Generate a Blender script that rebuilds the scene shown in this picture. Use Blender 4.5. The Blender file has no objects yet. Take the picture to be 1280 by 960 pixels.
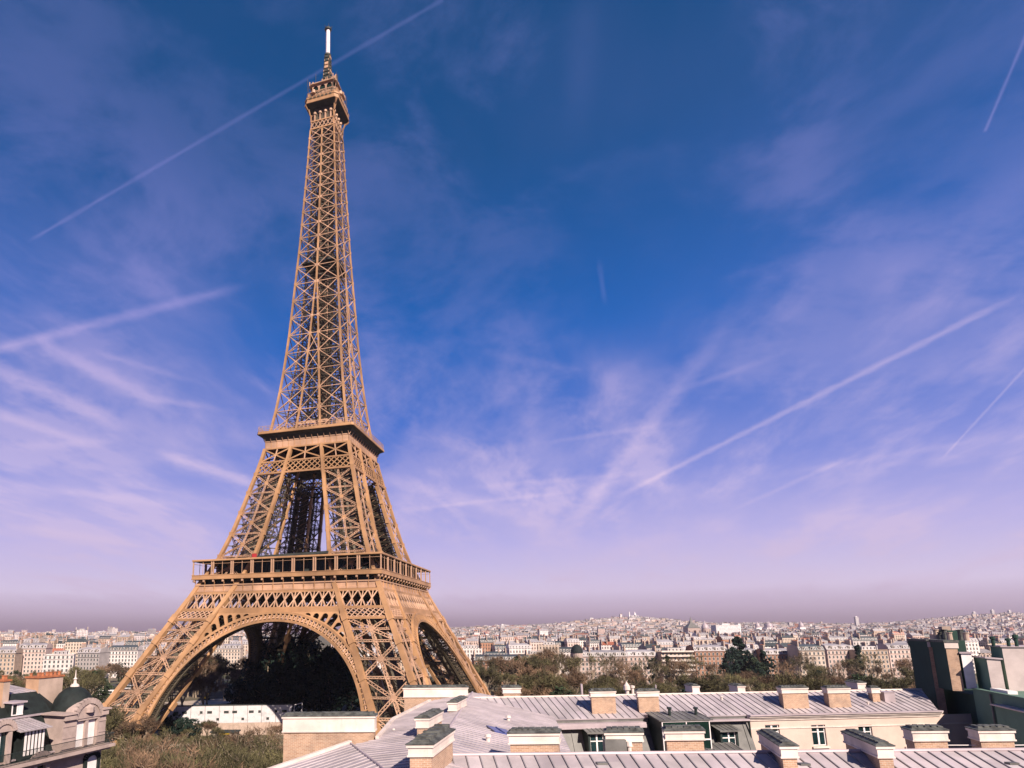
import bpy, math, random
from math import sin, cos, pi, radians, sqrt, atan2
from mathutils import Vector, Matrix

R_ = random.Random(7)
sc = bpy.context.scene
COL = sc.collection

# ------------------------------------------------------------------ camera
CAM = Vector((97.79467, -234.82005, 38.76227))
YAW, PITCH, ROLL, FPX = -0.3044159, 0.1839956, -0.0060859, 784.325
PPX, PPY = 473.539, 642.190
FW = Vector((sin(YAW)*cos(PITCH), cos(YAW)*cos(PITCH), sin(PITCH)))
_r = Vector((cos(YAW), -sin(YAW), 0)); _u = _r.cross(FW)
CR = cos(ROLL)*_r + sin(ROLL)*_u
CU = -sin(ROLL)*_r + cos(ROLL)*_u
cd = bpy.data.cameras.new('camera'); co = bpy.data.objects.new('camera', cd); COL.objects.link(co)
co.matrix_world = Matrix(((CR.x, CU.x, -FW.x, CAM.x), (CR.y, CU.y, -FW.y, CAM.y), (CR.z, CU.z, -FW.z, CAM.z), (0, 0, 0, 1)))
cd.sensor_fit = 'HORIZONTAL'; cd.sensor_width = 36; cd.lens = FPX/1280*36
cd.shift_x = (640-PPX)/1280; cd.shift_y = (PPY-480)/1280
cd.clip_start = 0.5; cd.clip_end = 60000
sc.camera = co
RH = Vector((cos(YAW), -sin(YAW), 0)); DH = Vector((sin(YAW), cos(YAW), 0))

def ray(px, py):
    return (FW*FPX + CR*(px-PPX) - CU*(py-PPY)).normalized()
def W(a, b, z=0.0):                      # site coordinates (right, away, up) -> world
    return Vector((CAM.x + a*RH.x + b*DH.x, CAM.y + a*RH.y + b*DH.y, z))

# ------------------------------------------------------------------ sun, sky, exposure
SUN_EL = radians(35); SUN_PHI = radians(23)
_sh = (-DH)*cos(SUN_PHI) + RH*sin(SUN_PHI)
SUN = Vector((_sh.x*cos(SUN_EL), _sh.y*cos(SUN_EL), sin(SUN_EL)))
sl = bpy.data.lights.new('sun', 'SUN'); sl.energy = 4.6; sl.angle = radians(0.5); sl.color = (1.0, 0.86, 0.745)
so = bpy.data.objects.new('sun', sl); COL.objects.link(so); so.location = (300, -600, 500)
so.rotation_euler = (-SUN).to_track_quat('-Z', 'Y').to_euler()
sc.view_settings.view_transform = 'Standard'; sc.view_settings.look = 'None'
sc.view_settings.exposure = 0.92; sc.view_settings.gamma = 1; sc.view_settings.use_curve_mapping = False
sc.cycles.use_denoising = True
sc.cycles.max_bounces = 5; sc.cycles.diffuse_bounces = 2; sc.cycles.glossy_bounces = 2
sc.cycles.volume_bounces = 0; sc.cycles.transparent_max_bounces = 4
sc.render.use_motion_blur = False

class NT:                                 # tiny node-tree writer
    def __init__(s, tree): s.t = tree; s.n = tree.nodes; s.l = tree.links
    def node(s, typ, **kw):
        n = s.n.new(typ)
        for k, v in kw.items(): setattr(n, k, v)
        return n
    def put(s, sock, v):
        if hasattr(v, 'is_output') or isinstance(v, bpy.types.NodeSocket): s.l.new(v, sock)
        elif isinstance(v, (tuple, list, Vector)) and sock.type == 'RGBA' and len(v) == 3: sock.default_value = (*v, 1)
        else: sock.default_value = v
    def math(s, op, a, b=None, c=None, clamp=False):
        n = s.node('ShaderNodeMath', operation=op, use_clamp=clamp)
        for i, x in enumerate((a, b, c)):
            if x is not None: s.put(n.inputs[i], x)
        return n.outputs[0]
    def vmath(s, op, a, b=None, scale=None):
        n = s.node('ShaderNodeVectorMath', operation=op)
        s.put(n.inputs[0], a)
        if b is not None: s.put(n.inputs[1], b)
        if scale is not None: s.put(n.inputs['Scale'], scale)
        return n.outputs['Value'] if op in ('DOT_PRODUCT', 'LENGTH') else n.outputs[0]
    def mix(s, f, a, b, blend='MIX'):
        n = s.node('ShaderNodeMix', data_type='RGBA', blend_type=blend)
        s.put(n.inputs[0], f); s.put(n.inputs[6], a); s.put(n.inputs[7], b)
        return n.outputs[2]
    def step(s, v, lo, hi, smooth=True):
        n = s.node('ShaderNodeMapRange', interpolation_type='SMOOTHSTEP' if smooth else 'LINEAR', clamp=True)
        s.put(n.inputs[0], v); s.put(n.inputs[1], lo); s.put(n.inputs[2], hi)
        return n.outputs[0]
    def noise(s, vec, scale, detail=4, rough=.55, dist=0.0):
        n = s.node('ShaderNodeTexNoise'); s.put(n.inputs['Vector'], vec) if vec is not None else None
        n.inputs['Scale'].default_value = scale; n.inputs['Detail'].default_value = detail
        n.inputs['Roughness'].default_value = rough; n.inputs['Distortion'].default_value = dist
        return n.outputs[0]
    def ramp(s, f, stops, interp='LINEAR'):
        n = s.node('ShaderNodeValToRGB'); cr = n.color_ramp; cr.interpolation = interp
        while len(cr.elements) < len(stops): cr.elements.new(0.5)
        for e, (p, c) in zip(cr.elements, stops): e.position = p; e.color = (*c, 1)
        s.put(n.inputs[0], f); return n.outputs[0]
    def mapping(s, vec, scale=(1, 1, 1), rot=(0, 0, 0), loc=(0, 0, 0)):
        n = s.node('ShaderNodeMapping'); s.put(n.inputs[0], vec)
        n.inputs['Scale'].default_value = scale; n.inputs['Rotation'].default_value = rot; n.inputs['Location'].default_value = loc
        return n.outputs[0]

def lin(r, g, b):
    f = lambda c: (c/255/12.92) if c/255 <= .04045 else ((c/255+.055)/1.055)**2.4
    return (f(r), f(g), f(b))

def build_world():
    w = bpy.data.worlds.new('World'); sc.world = w; w.use_nodes = True
    T = NT(w.node_tree); T.n.clear()
    out = T.node('ShaderNodeOutputWorld'); bg = T.node('ShaderNodeBackground')
    sky = T.node('ShaderNodeTexSky', sky_type='NISHITA'); sky.sun_disc = False
    sky.sun_elevation = SUN_EL; sky.sun_rotation = atan2(SUN.x, SUN.y)
    sky.altitude = 60; sky.air_density = 1.0; sky.dust_density = 1.2; sky.ozone_density = 2.5
    d = T.vmath('NORMALIZE', T.node('ShaderNodeTexCoord').outputs['Generated'])
    el = T.node('ShaderNodeSeparateXYZ'); T.put(el.inputs[0], d); z = el.outputs[2]
    S = 10.0                                       # background strength is 0.1
    k = 2**-sc.view_settings.exposure * S
    def c(r, g, b): return tuple(x*k for x in lin(r, g, b))
    # clear-air colour by elevation (sine): brown-mauve haze at the horizon, pale lilac, then deepening blue
    base = T.ramp(T.math('MULTIPLY', z, 1.25), [
        (0.0, c(152, 124, 140)), (0.016, c(168, 142, 158)), (0.038, c(200, 176, 198)), (0.070, c(222, 204, 232)), (0.16, c(186, 178, 232)),
        (0.28, c(122, 138, 218)), (0.40, c(56, 108, 202)), (0.54, c(4, 96, 184)), (0.68, c(0, 84, 158)), (0.80, c(0, 76, 138)), (1.0, c(0, 68, 122))])
    tinted = T.mix(1.0, sky.outputs[0], (0.9, 0.95, 1.25), 'MULTIPLY')
    clear = T.mix(0.96, tinted, base)
    # plane-projected coordinates so that the cirrus flattens out towards the horizon
    inv = T.math('DIVIDE', 1.0, T.math('ADD', T.math('MAXIMUM', z, 0.0), 0.13))
    pl = T.vmath('SCALE', d, scale=inv)
    warp = T.noise(T.mapping(pl, (1.1, 1.1, 1.1)), 1.2, 3)
    pw = T.vmath('ADD', pl, T.vmath('SCALE', (0.22, -0.14, 0.0), scale=warp))
    n1 = T.noise(T.mapping(pw, (1.9, .8, 1), (0, 0, radians(38))), 1.25, 8, .58, .12)
    n2 = T.noise(T.mapping(pw, (3.2, 1.1, 1), (0, 0, radians(-34)), (3.1, 7.7, 0)), 1.3, 8, .60, .08)
    n3 = T.noise(T.mapping(pl, (1, 1, 1), loc=(9, 2, 0)), 0.9, 4, .55)
    low = T.step(z, 0.62, 0.10)
    cov = T.math('ADD', T.step(n1, .44, .80), T.math('MULTIPLY', T.step(n2, .47, .80), .85))
    cov = T.math('MULTIPLY', cov, T.math('ADD', T.step(n3, .36, .64), .25))
    cov = T.math('MULTIPLY', cov, T.math('ADD', T.math('MULTIPLY', low, 0.95), .22))
    def blob(px, py, rad, amt):                    # broad thicker or thinner patches of cirrus, as directions
        return T.math('MULTIPLY', T.step(T.vmath('DOT_PRODUCT', d, ray(px, py)), cos(rad), 1.0), amt)
    mot = T.noise(T.mapping(d, (1.0, 1.0, 1.9), loc=(4, 1, 2)), 3.3, 10, .62, .35)     # thin mottled veil over the whole sky
    cov = T.math('ADD', cov, T.math('MULTIPLY', T.step(mot, .44, .64), T.math('ADD', T.math('MULTIPLY', low, -.10), .50)))
    for b_ in ((80, 520, .36, .40), (160, 590, .30, .25), (720, 620, .30, .12), (1100, 560, .34, .12), (880, 470, .2, .08), (1010, 230, .26, .12), (300, 280, .2, .14), (720, 110, .12, .12)):
        cov = T.math('ADD', cov, T.math('MULTIPLY', blob(*b_), T.math('ADD', n2, T.math('SUBTRACT', n1, .25))))
    for b_ in ((790, 330, .20, .8), (300, 60, .22, .4), (560, 330, .16, .4), (1170, 150, .12, .5)):
        cov = T.math('MULTIPLY', cov, T.math('SUBTRACT', 1.0, blob(*b_)))
    # vapour trails: great-circle strips between two directions
    tr = None
    fine = T.noise(T.mapping(pl, (9, 9, 9)), 2.2, 5, .6)
    for (x0, y0, x1, y1, w_, amt, f0, f1) in (
        (30, 305, 556, -2, .0042, .30, .05, .0), (1230, 167, 1292, 22, .0030, .40, .04, .0), (1177, 574, 1300, 440, .0024, .30, .08, .0),
        (770, 622, 1290, 360, .0066, .40, .10, .1), (690, 690, 975, 320, .022, .34, .15, .5), (-10, 438, 325, 352, .012, .42, .0, .25),
        (40, 424, 235, 520, .020, .46, .1, .5), (-20, 455, 180, 545, .022, .52, .0, .45), (560, 612, 840, 588, .008, .16, .3, .3),
        (180, 560, 330, 610, .014, .46, .3, .2), (895, 647, 1100, 555, .005, .22, .3, .3), (-10, 655, 240, 690, .012, .22, .1, .5),
        (450, 590, 700, 655, .020, .26, .3, .5), (-10, 516, 150, 566, .012, .30, .1, .6), (90, 432, 268, 484, .009, .24, .3, .5), (-10, 604, 300, 640, .012, .20, .3, .6), (110, 486, 330, 520, .009, .16, .4, .5), (-10, 560, 200, 548, .014, .18, .3, .5), (500, 586, 640, 700, .010, .14, .3, .6), (480, 640, 760, 610, .006, .22, .3, .4), (640, 560, 900, 520, .007, .18, .4, .5), (820, 500, 1010, 430, .008, .18, .4, .5), (930, 600, 1290, 540, .008, .18, .4, .3), (600, 440, 760, 470, .012, .12, .5, .5), (748, 320, 757, 385, .006, .14, .3, .3), (350, 420, 520, 480, .03, .16, .5, .5), (735, -20, 715, 210, .035, .10, .2, .6)):
        a_, b_ = ray(x0, y0), ray(x1, y1); nrm = a_.cross(b_).normalized(); t_ = nrm.cross(a_).normalized()
        L = math.acos(max(-1, min(1, a_.dot(b_))))
        dist = T.math('ABSOLUTE', T.vmath('DOT_PRODUCT', d, nrm))
        dist = T.math('ADD', dist, T.math('MULTIPLY', T.math('SUBTRACT', fine, .5), w_*1.1))
        prof = T.math('POWER', T.step(dist, w_, 0.0), 1.3)
        t = T.math('ARCTAN2', T.vmath('DOT_PRODUCT', d, t_), T.vmath('DOT_PRODUCT', d, a_))
        ends = T.math('MULTIPLY', T.step(t, 0.0, max(.004, L*f0)), T.step(t, L, L-max(.004, L*f1)))
        v = T.math('MULTIPLY', T.math('MULTIPLY', prof, ends), T.math('MULTIPLY', T.math('ADD', T.math('MULTIPLY', fine, 1.3), .25), amt))
        tr = v if tr is None else T.math('ADD', tr, v)
    cloudc = T.ramp(z, [(0.0, c(178, 150, 172)), (.06, c(214, 192, 220)), (.2, c(222, 202, 236)), (.45, c(152, 150, 216)), (.62, c(118, 126, 198)), (.85, c(104, 118, 180))])
    cov = T.math('MULTIPLY', cov, T.step(z, .0, .07))
    mixf = T.math('ADD', T.math('MULTIPLY', T.math('MINIMUM', cov, 1.0), .62), tr, clamp=True)
    col = T.mix(mixf, clear, cloudc)
    back = T.step(T.vmath('DOT_PRODUCT', d, DH), -.05, -.6)        # unseen sky behind the camera dimmed to cut the fill light
    col = T.mix(T.math('MULTIPLY', back, .55), col, T.mix(1.0, col, (.12, .2, .4), 'MULTIPLY'))
    T.put(bg.inputs[0], col); bg.inputs[1].default_value = 0.1
    T.l.new(bg.outputs[0], out.inputs[0])
build_world()

# ------------------------------------------------------------------ mesh helper
class MB:
    def __init__(s): s.v = []; s.f = []; s.m = []; s.uv = []; s.c = []; s.col = None; s.mi = 0; s.smooth = False
    def face(s, pts, uv=None, mi=None):
        n = len(s.v); s.v.extend([tuple(p) for p in pts]); s.f.append(tuple(range(n, n+len(pts))))
        s.m.append(s.mi if mi is None else mi); s.uv.append(uv); s.c.append(s.col)
    def grid(s, rows, close=False, mi=None):           # rows: list of equal-length point lists, shared vertices
        n0 = len(s.v); k = len(rows[0])
        for r in rows: s.v.extend([tuple(p) for p in r])
        for i in range(len(rows)-1):
            for j in range(k if close else k-1):
                a = n0+i*k+j; b = n0+i*k+(j+1) % k
                s.f.append((a, b, b+k, a+k)); s.m.append(s.mi if mi is None else mi); s.uv.append(None); s.c.append(s.col)
    def box(s, x0, y0, z0, x1, y1, z1, mi=None, M=None, top=True, bottom=True):
        P = [Vector(p) for p in ((x0, y0, z0), (x1, y0, z0), (x1, y1, z0), (x0, y1, z0), (x0, y0, z1), (x1, y0, z1), (x1, y1, z1), (x0, y1, z1))]
        if M is not None: P = [M @ p for p in P]
        n = len(s.v); s.v.extend([tuple(p) for p in P])
        F = [(0, 1, 5, 4), (1, 2, 6, 5), (2, 3, 7, 6), (3, 0, 4, 7)]
        if top: F.append((4, 5, 6, 7))
        if bottom: F.append((3, 2, 1, 0))
        dx, dy, dz = abs(x1-x0), abs(y1-y0), z1-z0
        for i, q in enumerate(F):
            s.f.append(tuple(n+k for k in q)); s.m.append(s.mi if mi is None else mi); s.c.append(s.col)
            w_ = (dx, dy, dx, dy)[i] if i < 4 else dx; h_ = dz if i < 4 else dy
            s.uv.append([(0, 0), (w_, 0), (w_, h_), (0, h_)])
    def bar(s, p, q, w, t=None, ref=None, mi=None, caps=False):
        p = Vector(p); q = Vector(q); d = q-p
        if d.length < 1e-6: return
        d.normalize()
        ref = Vector(ref) if ref is not None else (Vector((0, 0, 1)) if abs(d.z) < .97 else Vector((0, 1, 0)))
        a = d.cross(ref)
        if a.length < 1e-4: a = d.cross(Vector((1, 0, 0)))
        a.normalize(); b = a.cross(d)
        a *= w/2; b *= (t if t is not None else w)/2
        n = len(s.v)
        for c_ in (p, q):
            for e in (-a-b, a-b, a+b, -a+b): s.v.append(tuple(c_+e))
        F = [(0, 1, 5, 4), (1, 2, 6, 5), (2, 3, 7, 6), (3, 0, 4, 7)] + ([(3, 2, 1, 0), (4, 5, 6, 7)] if caps else [])
        for f in F: s.f.append(tuple(n+k for k in f)); s.m.append(s.mi if mi is None else mi); s.uv.append(None); s.c.append(s.col)
    def lat(s, p, q, w, ref, t=.16, tie=1.0, zig=True):   # latticed member: two chords and zigzag lacing
        p = Vector(p); q = Vector(q); d = (q-p); L = d.length
        if L < .01: return
        d.normalize(); o = d.cross(Vector(ref)).normalized()*(w/2-t/2)
        s.bar(p+o, q+o, t, t*1.6, ref); s.bar(p-o, q-o, t, t*1.6, ref)
        if zig:
            k = max(2, int(L/(w*tie))); 
            for i in range(k):
                a = p+d*(L*i/k); b = p+d*(L*(i+1)/k); e = o if i % 2 else -o
                s.bar(a+e, b-e, t*.75, t*.75, ref)
    def tube(s, pts, r, seg=8, mi=None, cap=True):
        pts = [Vector(p) for p in pts]; rs = r if isinstance(r, (list, tuple)) else [r]*len(pts)
        rows = []
        for i, p in enumerate(pts):
            d = (pts[min(i+1, len(pts)-1)]-pts[max(i-1, 0)]).normalized()
            ref = Vector((0, 0, 1)) if abs(d.z) < .95 else Vector((1, 0, 0))
            a = d.cross(ref).normalized(); b = a.cross(d)
            rows.append([p + (a*cos(2*pi*k/seg)+b*sin(2*pi*k/seg))*rs[i] for k in range(seg)])
        s.grid(rows, True, mi)
        if cap: s.face(rows[-1], mi=mi)
    def lathe(s, prof, cx, cy, seg=16, mi=None, a0=0, a1=2*pi):
        full = abs(a1-a0-2*pi) < 1e-6; n = seg if full else seg+1
        s.grid([[(cx+r*cos(a0+(a1-a0)*k/seg), cy+r*sin(a0+(a1-a0)*k/seg), z) for k in range(n)] for r, z in prof], full, mi)
    def prism(s, poly, y0, y1, mi=None, axis='y'):        # outline in (x,z) extruded along y
        n = len(poly)
        s.face([(x, y0, z) for x, z in poly], mi=mi); s.face([(x, y1, z) for x, z in reversed(poly)], mi=mi)
        for i in range(n):
            (xa, za), (xb, zb) = poly[i], poly[(i+1) % n]
            s.face([(xa, y0, za), (xa, y1, za), (xb, y1, zb), (xb, y0, zb)], mi=mi)
    def mesh(s, name, mats, smooth=False):
        me = bpy.data.meshes.new(name); me.from_pydata(s.v, [], s.f)
        for m in (mats if isinstance(mats, (list, tuple)) else [mats]): me.materials.append(m)
        me.polygons.foreach_set('material_index', s.m)
        if any(u is not None for u in s.uv):
            ul = me.uv_layers.new(name='UVMap'); arr = []
            for f, u in zip(s.f, s.uv):
                if u is None: arr.extend([0.0]*(2*len(f)))
                else:
                    for q in u: arr.extend(q)
            ul.data.foreach_set('uv', arr)
        if any(c is not None for c in s.c):
            ca = me.color_attributes.new('tint', 'FLOAT_COLOR', 'CORNER'); arr = []
            for f, c in zip(s.f, s.c):
                c = c or (1, 1, 1); arr.extend([c[0], c[1], c[2], 1.0]*len(f))
            ca.data.foreach_set('color', arr)
        if smooth: me.polygons.foreach_set('use_smooth', [True]*len(s.f))
        me.update(); return me
    def build(s, name, mats, parent=None, smooth=False, loc=None, rz=0.0):
        o = bpy.data.objects.new(name, s.mesh(name, mats, smooth)); COL.objects.link(o)
        if parent is not None: o.parent = parent
        if loc is not None: o.location = loc
        o.rotation_euler = (0, 0, rz)
        return o

def tag(o, label, cat, group=None, kind=None):
    if label: o['label'] = label
    if cat: o['category'] = cat
    if group: o['group'] = group
    if kind: o['kind'] = kind
    return o
def thing(name, label, cat, loc=(0, 0, 0), rz=0.0, group=None):
    o = bpy.data.objects.new(name, None); COL.objects.link(o); o.empty_display_size = 1
    o.location = loc; o.rotation_euler = (0, 0, rz)
    return tag(o, label, cat, group)
def inst(me, name, parent, loc=(0, 0, 0), rz=0.0, scale=None):
    o = bpy.data.objects.new(name, me); COL.objects.link(o); o.parent = parent; o.location = loc; o.rotation_euler = (0, 0, rz)
    if scale: o.scale = scale
    return o
def copy_tree(o, parent=None):
    c = o.copy(); COL.objects.link(c)
    if parent is not None: c.parent = parent
    for ch in list(o.children): copy_tree(ch, c)
    return c

# ------------------------------------------------------------------ materials
def mat(name, col, rough=.6, var=.15, scale=1.0, col2=None, bump=0.0, metal=0.0, spec=.4, extra=None, tint=False, detail=5, rnd=0.0):
    m = bpy.data.materials.new(name); m.use_nodes = True; T = NT(m.node_tree)
    b = T.n['Principled BSDF']; co_ = T.node('ShaderNodeTexCoord').outputs['Object']
    n = T.noise(co_, scale, detail, .6)
    c2 = col2 if col2 else tuple(x*(1-var*2) for x in col)
    colr = T.mix(T.step(n, .3, .7), c2, tuple(x*(1+var*.5) for x in col))
    if extra: colr = extra(T, co_, colr)
    if tint:
        at = T.node('ShaderNodeAttribute'); at.attribute_name = 'tint'
        colr = T.mix(1.0, colr, at.outputs[0], 'MULTIPLY')
    if rnd:                                                    # each tree has its own tone
        r = T.node('ShaderNodeObjectInfo').outputs['Random']; k = T.math('ADD', T.math('MULTIPLY', r, 2*rnd), 1-rnd)
        n_ = T.node('ShaderNodeCombineColor'); T.put(n_.inputs[0], k); T.put(n_.inputs[1], k); T.put(n_.inputs[2], k); colr = T.mix(1.0, colr, n_.outputs[0], 'MULTIPLY')
    T.put(b.inputs['Base Color'], colr); b.inputs['Roughness'].default_value = rough; b.inputs['Metallic'].default_value = metal
    b.inputs['Specular IOR Level'].default_value = spec
    if bump:
        bn = T.node('ShaderNodeBump'); bn.inputs['Strength'].default_value = bump; bn.inputs['Distance'].default_value = .05
        T.put(bn.inputs['Height'], T.noise(co_, scale*6, 4)); T.l.new(bn.outputs[0], b.inputs['Normal'])
    return m
def streaks(amt, sx=3.0, col=(.5, .5, .5)):            # rain streaks running down a face
    def f(T, co_, c):
        n = T.noise(T.mapping(co_, (sx, sx, .25)), 1.0, 5, .65)
        return T.mix(T.math('MULTIPLY', T.step(n, .52, .78), amt), c, T.mix(1.0, c, col, 'MULTIPLY'))
    return f
def bricky(T, co_, c):
    uv = T.node('ShaderNodeTexCoord').outputs['UV']
    b = T.node('ShaderNodeTexBrick'); T.put(b.inputs['Vector'], T.mapping(uv, (1, 1, 1)))
    b.inputs['Scale'].default_value = 1.0; b.inputs['Brick Width'].default_value = .23; b.inputs['Row Height'].default_value = .075
    b.inputs['Mortar Size'].default_value = .008
    b.inputs['Color1'].default_value = (.335, .19, .12, 1); b.inputs['Color2'].default_value = (.43, .265, .175, 1); b.inputs['Mortar'].default_value = (.48, .40, .31, 1)
    n = T.noise(co_, 1.4, 5, .6)
    return T.mix(T.step(n, .42, .72), b.outputs[0], T.mix(1.0, b.outputs[0], (.72, .74, .78), 'MULTIPLY'))
M = {}
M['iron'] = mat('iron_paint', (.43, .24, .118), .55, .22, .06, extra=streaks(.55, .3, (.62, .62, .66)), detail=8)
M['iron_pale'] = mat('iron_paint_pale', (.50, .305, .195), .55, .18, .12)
M['iron_shade'] = mat('iron_paint_shade', (.085, .068, .045), .6, .2, .1)  # darker copy of the iron paint; interior shade put into the colour
M['deck'] = mat('deck_grey', (.035, .042, .038), .8, .2, .3)  # soffit shade put into this colour; also plain dark parts
M['darkglass'] = mat('dark_glass', (.010, .028, .022), .25, .2, .5, spec=.18)
M['redpanel'] = mat('red_panel', (.34, .03, .03), .5, .1, .5)
M['antenna_white'] = mat('antenna_white', (.75, .66, .66), .5, .06, .6)
M['antenna_dark'] = mat('antenna_dark', (.05, .055, .045), .6, .2, .6)
M['masonry'] = mat('masonry', (.38, .32, .25), .85, .15, .3, bump=.3)
M['brick'] = mat('buff_brick', (.4, .26, .15), .85, .15, 1, extra=bricky, bump=.25)
M['cornice'] = mat('painted_cornice', (.66, .56, .50), .75, .10, .8, extra=streaks(.45, 2.0, (.66, .62, .60)))
M['capslate'] = mat('mossy_cap', (.10, .103, .094), .75, .35, 2.5, bump=.4, detail=8)
M['zinc'] = mat('zinc_roof', (.43, .355, .372), .45, .16, .35, spec=.5, extra=streaks(.28, 1.2, (.74, .74, .76)), detail=8)
M['zincsheet'] = mat('zinc_sheets', (.435, .378, .388), .46, .14, .5, spec=.5, extra=streaks(.35, 1.6, (.72, .72, .74)), detail=8, tint=True)
M['zincseam'] = mat('zinc_seam', (.25, .225, .235), .5, .1, .5)
M['zincdark'] = mat('zinc_weathered', (.15, .145, .135), .55, .2, .8, extra=streaks(.4, 2.0, (.6, .6, .6)))
M['cream'] = mat('cream_render', (.57, .44, .375), .85, .07, .5, extra=streaks(.30, 1.1, (.80, .78, .74)))
M['green_shade_render'] = mat('grey_green_shade_render', (.115, .20, .155), .9, .12, .25, extra=streaks(.35, .8, (.75, .75, .75)))  # green tint of shadow put into the wall colour
M['pinkrender'] = mat('pale_pink_render', (.50, .42, .40), .85, .10, .7, extra=streaks(.45, 1.4, (.72, .70, .70)))
M['shadedark'] = mat('shade_dark_render', (.022, .055, .043), .9, .15, .3)  # shade put into the colour of walls turned from the sun
M['white'] = mat('white_paint', (.76, .70, .68), .55, .06, 1.2)
M['glass'] = mat('window_glass', (.012, .03, .033), .12, .3, .6, spec=.5)
M['slate'] = mat('slate', (.010, .016, .0155), .8, .3, 1.5, detail=7)
M['stone'] = mat('paris_stone', (.41, .315, .28), .85, .12, .9, extra=streaks(.5, 1.3, (.68, .66, .66)), bump=.15)
M['terracotta'] = mat('terracotta', (.38, .135, .06), .8, .15, 2)
M['tan'] = mat('tan_render', (.44, .33, .265), .88, .12, .7, extra=streaks(.45, 1.0, (.75, .75, .76)))
M['ochre'] = mat('ochre_render', (.47, .29, .18), .88, .12, .7, extra=streaks(.4, 1.0, (.75, .72, .7)))
M['ironwork'] = mat('black_ironwork', (.02, .03, .028), .45, .1, 2)
M['solar'] = mat('blue_panel', (.06, .075, .22), .2, .2, 2, spec=.6)
M['bark'] = mat('bark', (.27, .21, .15), .95, .2, 1.5)
M['twig_brown'] = mat('twigs_brown', (.195, .122, .074), .95, .3, .3, rnd=.4)
M['twig_olive'] = mat('twigs_olive', (.118, .104, .046), .95, .35, .3, rnd=.5)
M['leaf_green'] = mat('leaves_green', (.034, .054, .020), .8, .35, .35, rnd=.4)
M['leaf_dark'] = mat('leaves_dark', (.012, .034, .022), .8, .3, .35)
M['path'] = mat('pale_path', (.42, .34, .26), .95, .12, .2)
M['yellow'] = mat('yellow_paint', (.62, .40, .03), .5, .1, 1)
M['orange'] = mat('orange_paint', (.55, .2, .03), .5, .1, 1)
M['rubber'] = mat('rubber', (.02, .02, .02), .8, .1, 1)

# ------------------------------------------------------------------ ground
def sstep(a, b, x):
    t = max(0, min(1, (x-a)/(b-a))); return t*t*(3-2*t)
def ground_h(a, b):
    if b < 900: return 0.0
    u = a/b*FPX+PPX
    h = 46*sstep(1400, 5200, b)*sstep(430, 640, u) + 14*sstep(1200, 3000, b)*sstep(480, 300, u)*0.3
    h += 56*math.exp(-((u-782)/78)**2)*sstep(2600, 4400, b)
    h += 78*sstep(1060, 1260, u)*sstep(2600, 5200, b) + 10*math.exp(-((u-955)/50)**2)*sstep(2600, 4400, b)
    return h
def ground_mat():
    def ex(T, co_, c):
        n = T.noise(co_, .03, 6, .6); p = T.noise(T.mapping(co_, (1, 1, 1), loc=(40, 7, 0)), .012, 4, .6)
        c = T.mix(T.step(n, .42, .62), c, (.17, .135, .095))
        return T.mix(T.step(p, .50, .60), c, (.055, .070, .030))
    return mat('ground_earth', (.10, .085, .05), .95, .2, .2, extra=ex)
g = MB(); rows = []
bs = [-60, 0, 40, 80, 130, 200, 300, 420, 560, 720, 900, 1150, 1400, 1700, 2000, 2300, 2600, 2900, 3200, 3500, 3800, 4100, 4400, 4700, 5000, 5300, 5700, 6200, 6800, 7500]
for b in bs:
    row = []
    for k in range(61):
        u = -1.3+2.8*k/60; bb = max(b, 160) if b < 160 else b
        a = u*bb; row.append(W(a, b, ground_h(a, max(b, 1))))
    rows.append(row)
g.grid(rows); gr = g.build('ground', ground_mat(), smooth=True); gr['kind'] = 'structure'

# ------------------------------------------------------------------ the tower
HT = [(0, 61.9), (50, 36.75), (57, 33.6), (65.6, 29.5), (76.3, 26.0), (87, 23.2), (92.5, 21.9), (100, 20.0), (107, 18.4), (113, 17.3), (121, 15.7), (140, 13.3), (160, 11.5),
      (180, 10.2), (195, 9.2), (205, 8.55), (220, 7.8), (234, 7.1), (245, 6.55), (263, 5.8), (277, 5.3)]
HI = [(57, 17.8), (65.6, 14.8), (85, 11.0), (105, 7.2), (113, 5.9), (121, 4.7), (150, 2.5), (186, .32), (300, .3)]
def interp(tab, z):
    if z <= tab[0][0]: return tab[0][1]
    for (a, x), (b, y) in zip(tab, tab[1:]):
        if z <= b: return x+(y-x)*(z-a)/(b-a)
    return tab[-1][1]
def ho(z): return interp(HT, z)
def hi(z): return ho(z)-15.4 if z < 57 else interp(HI, z)

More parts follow.
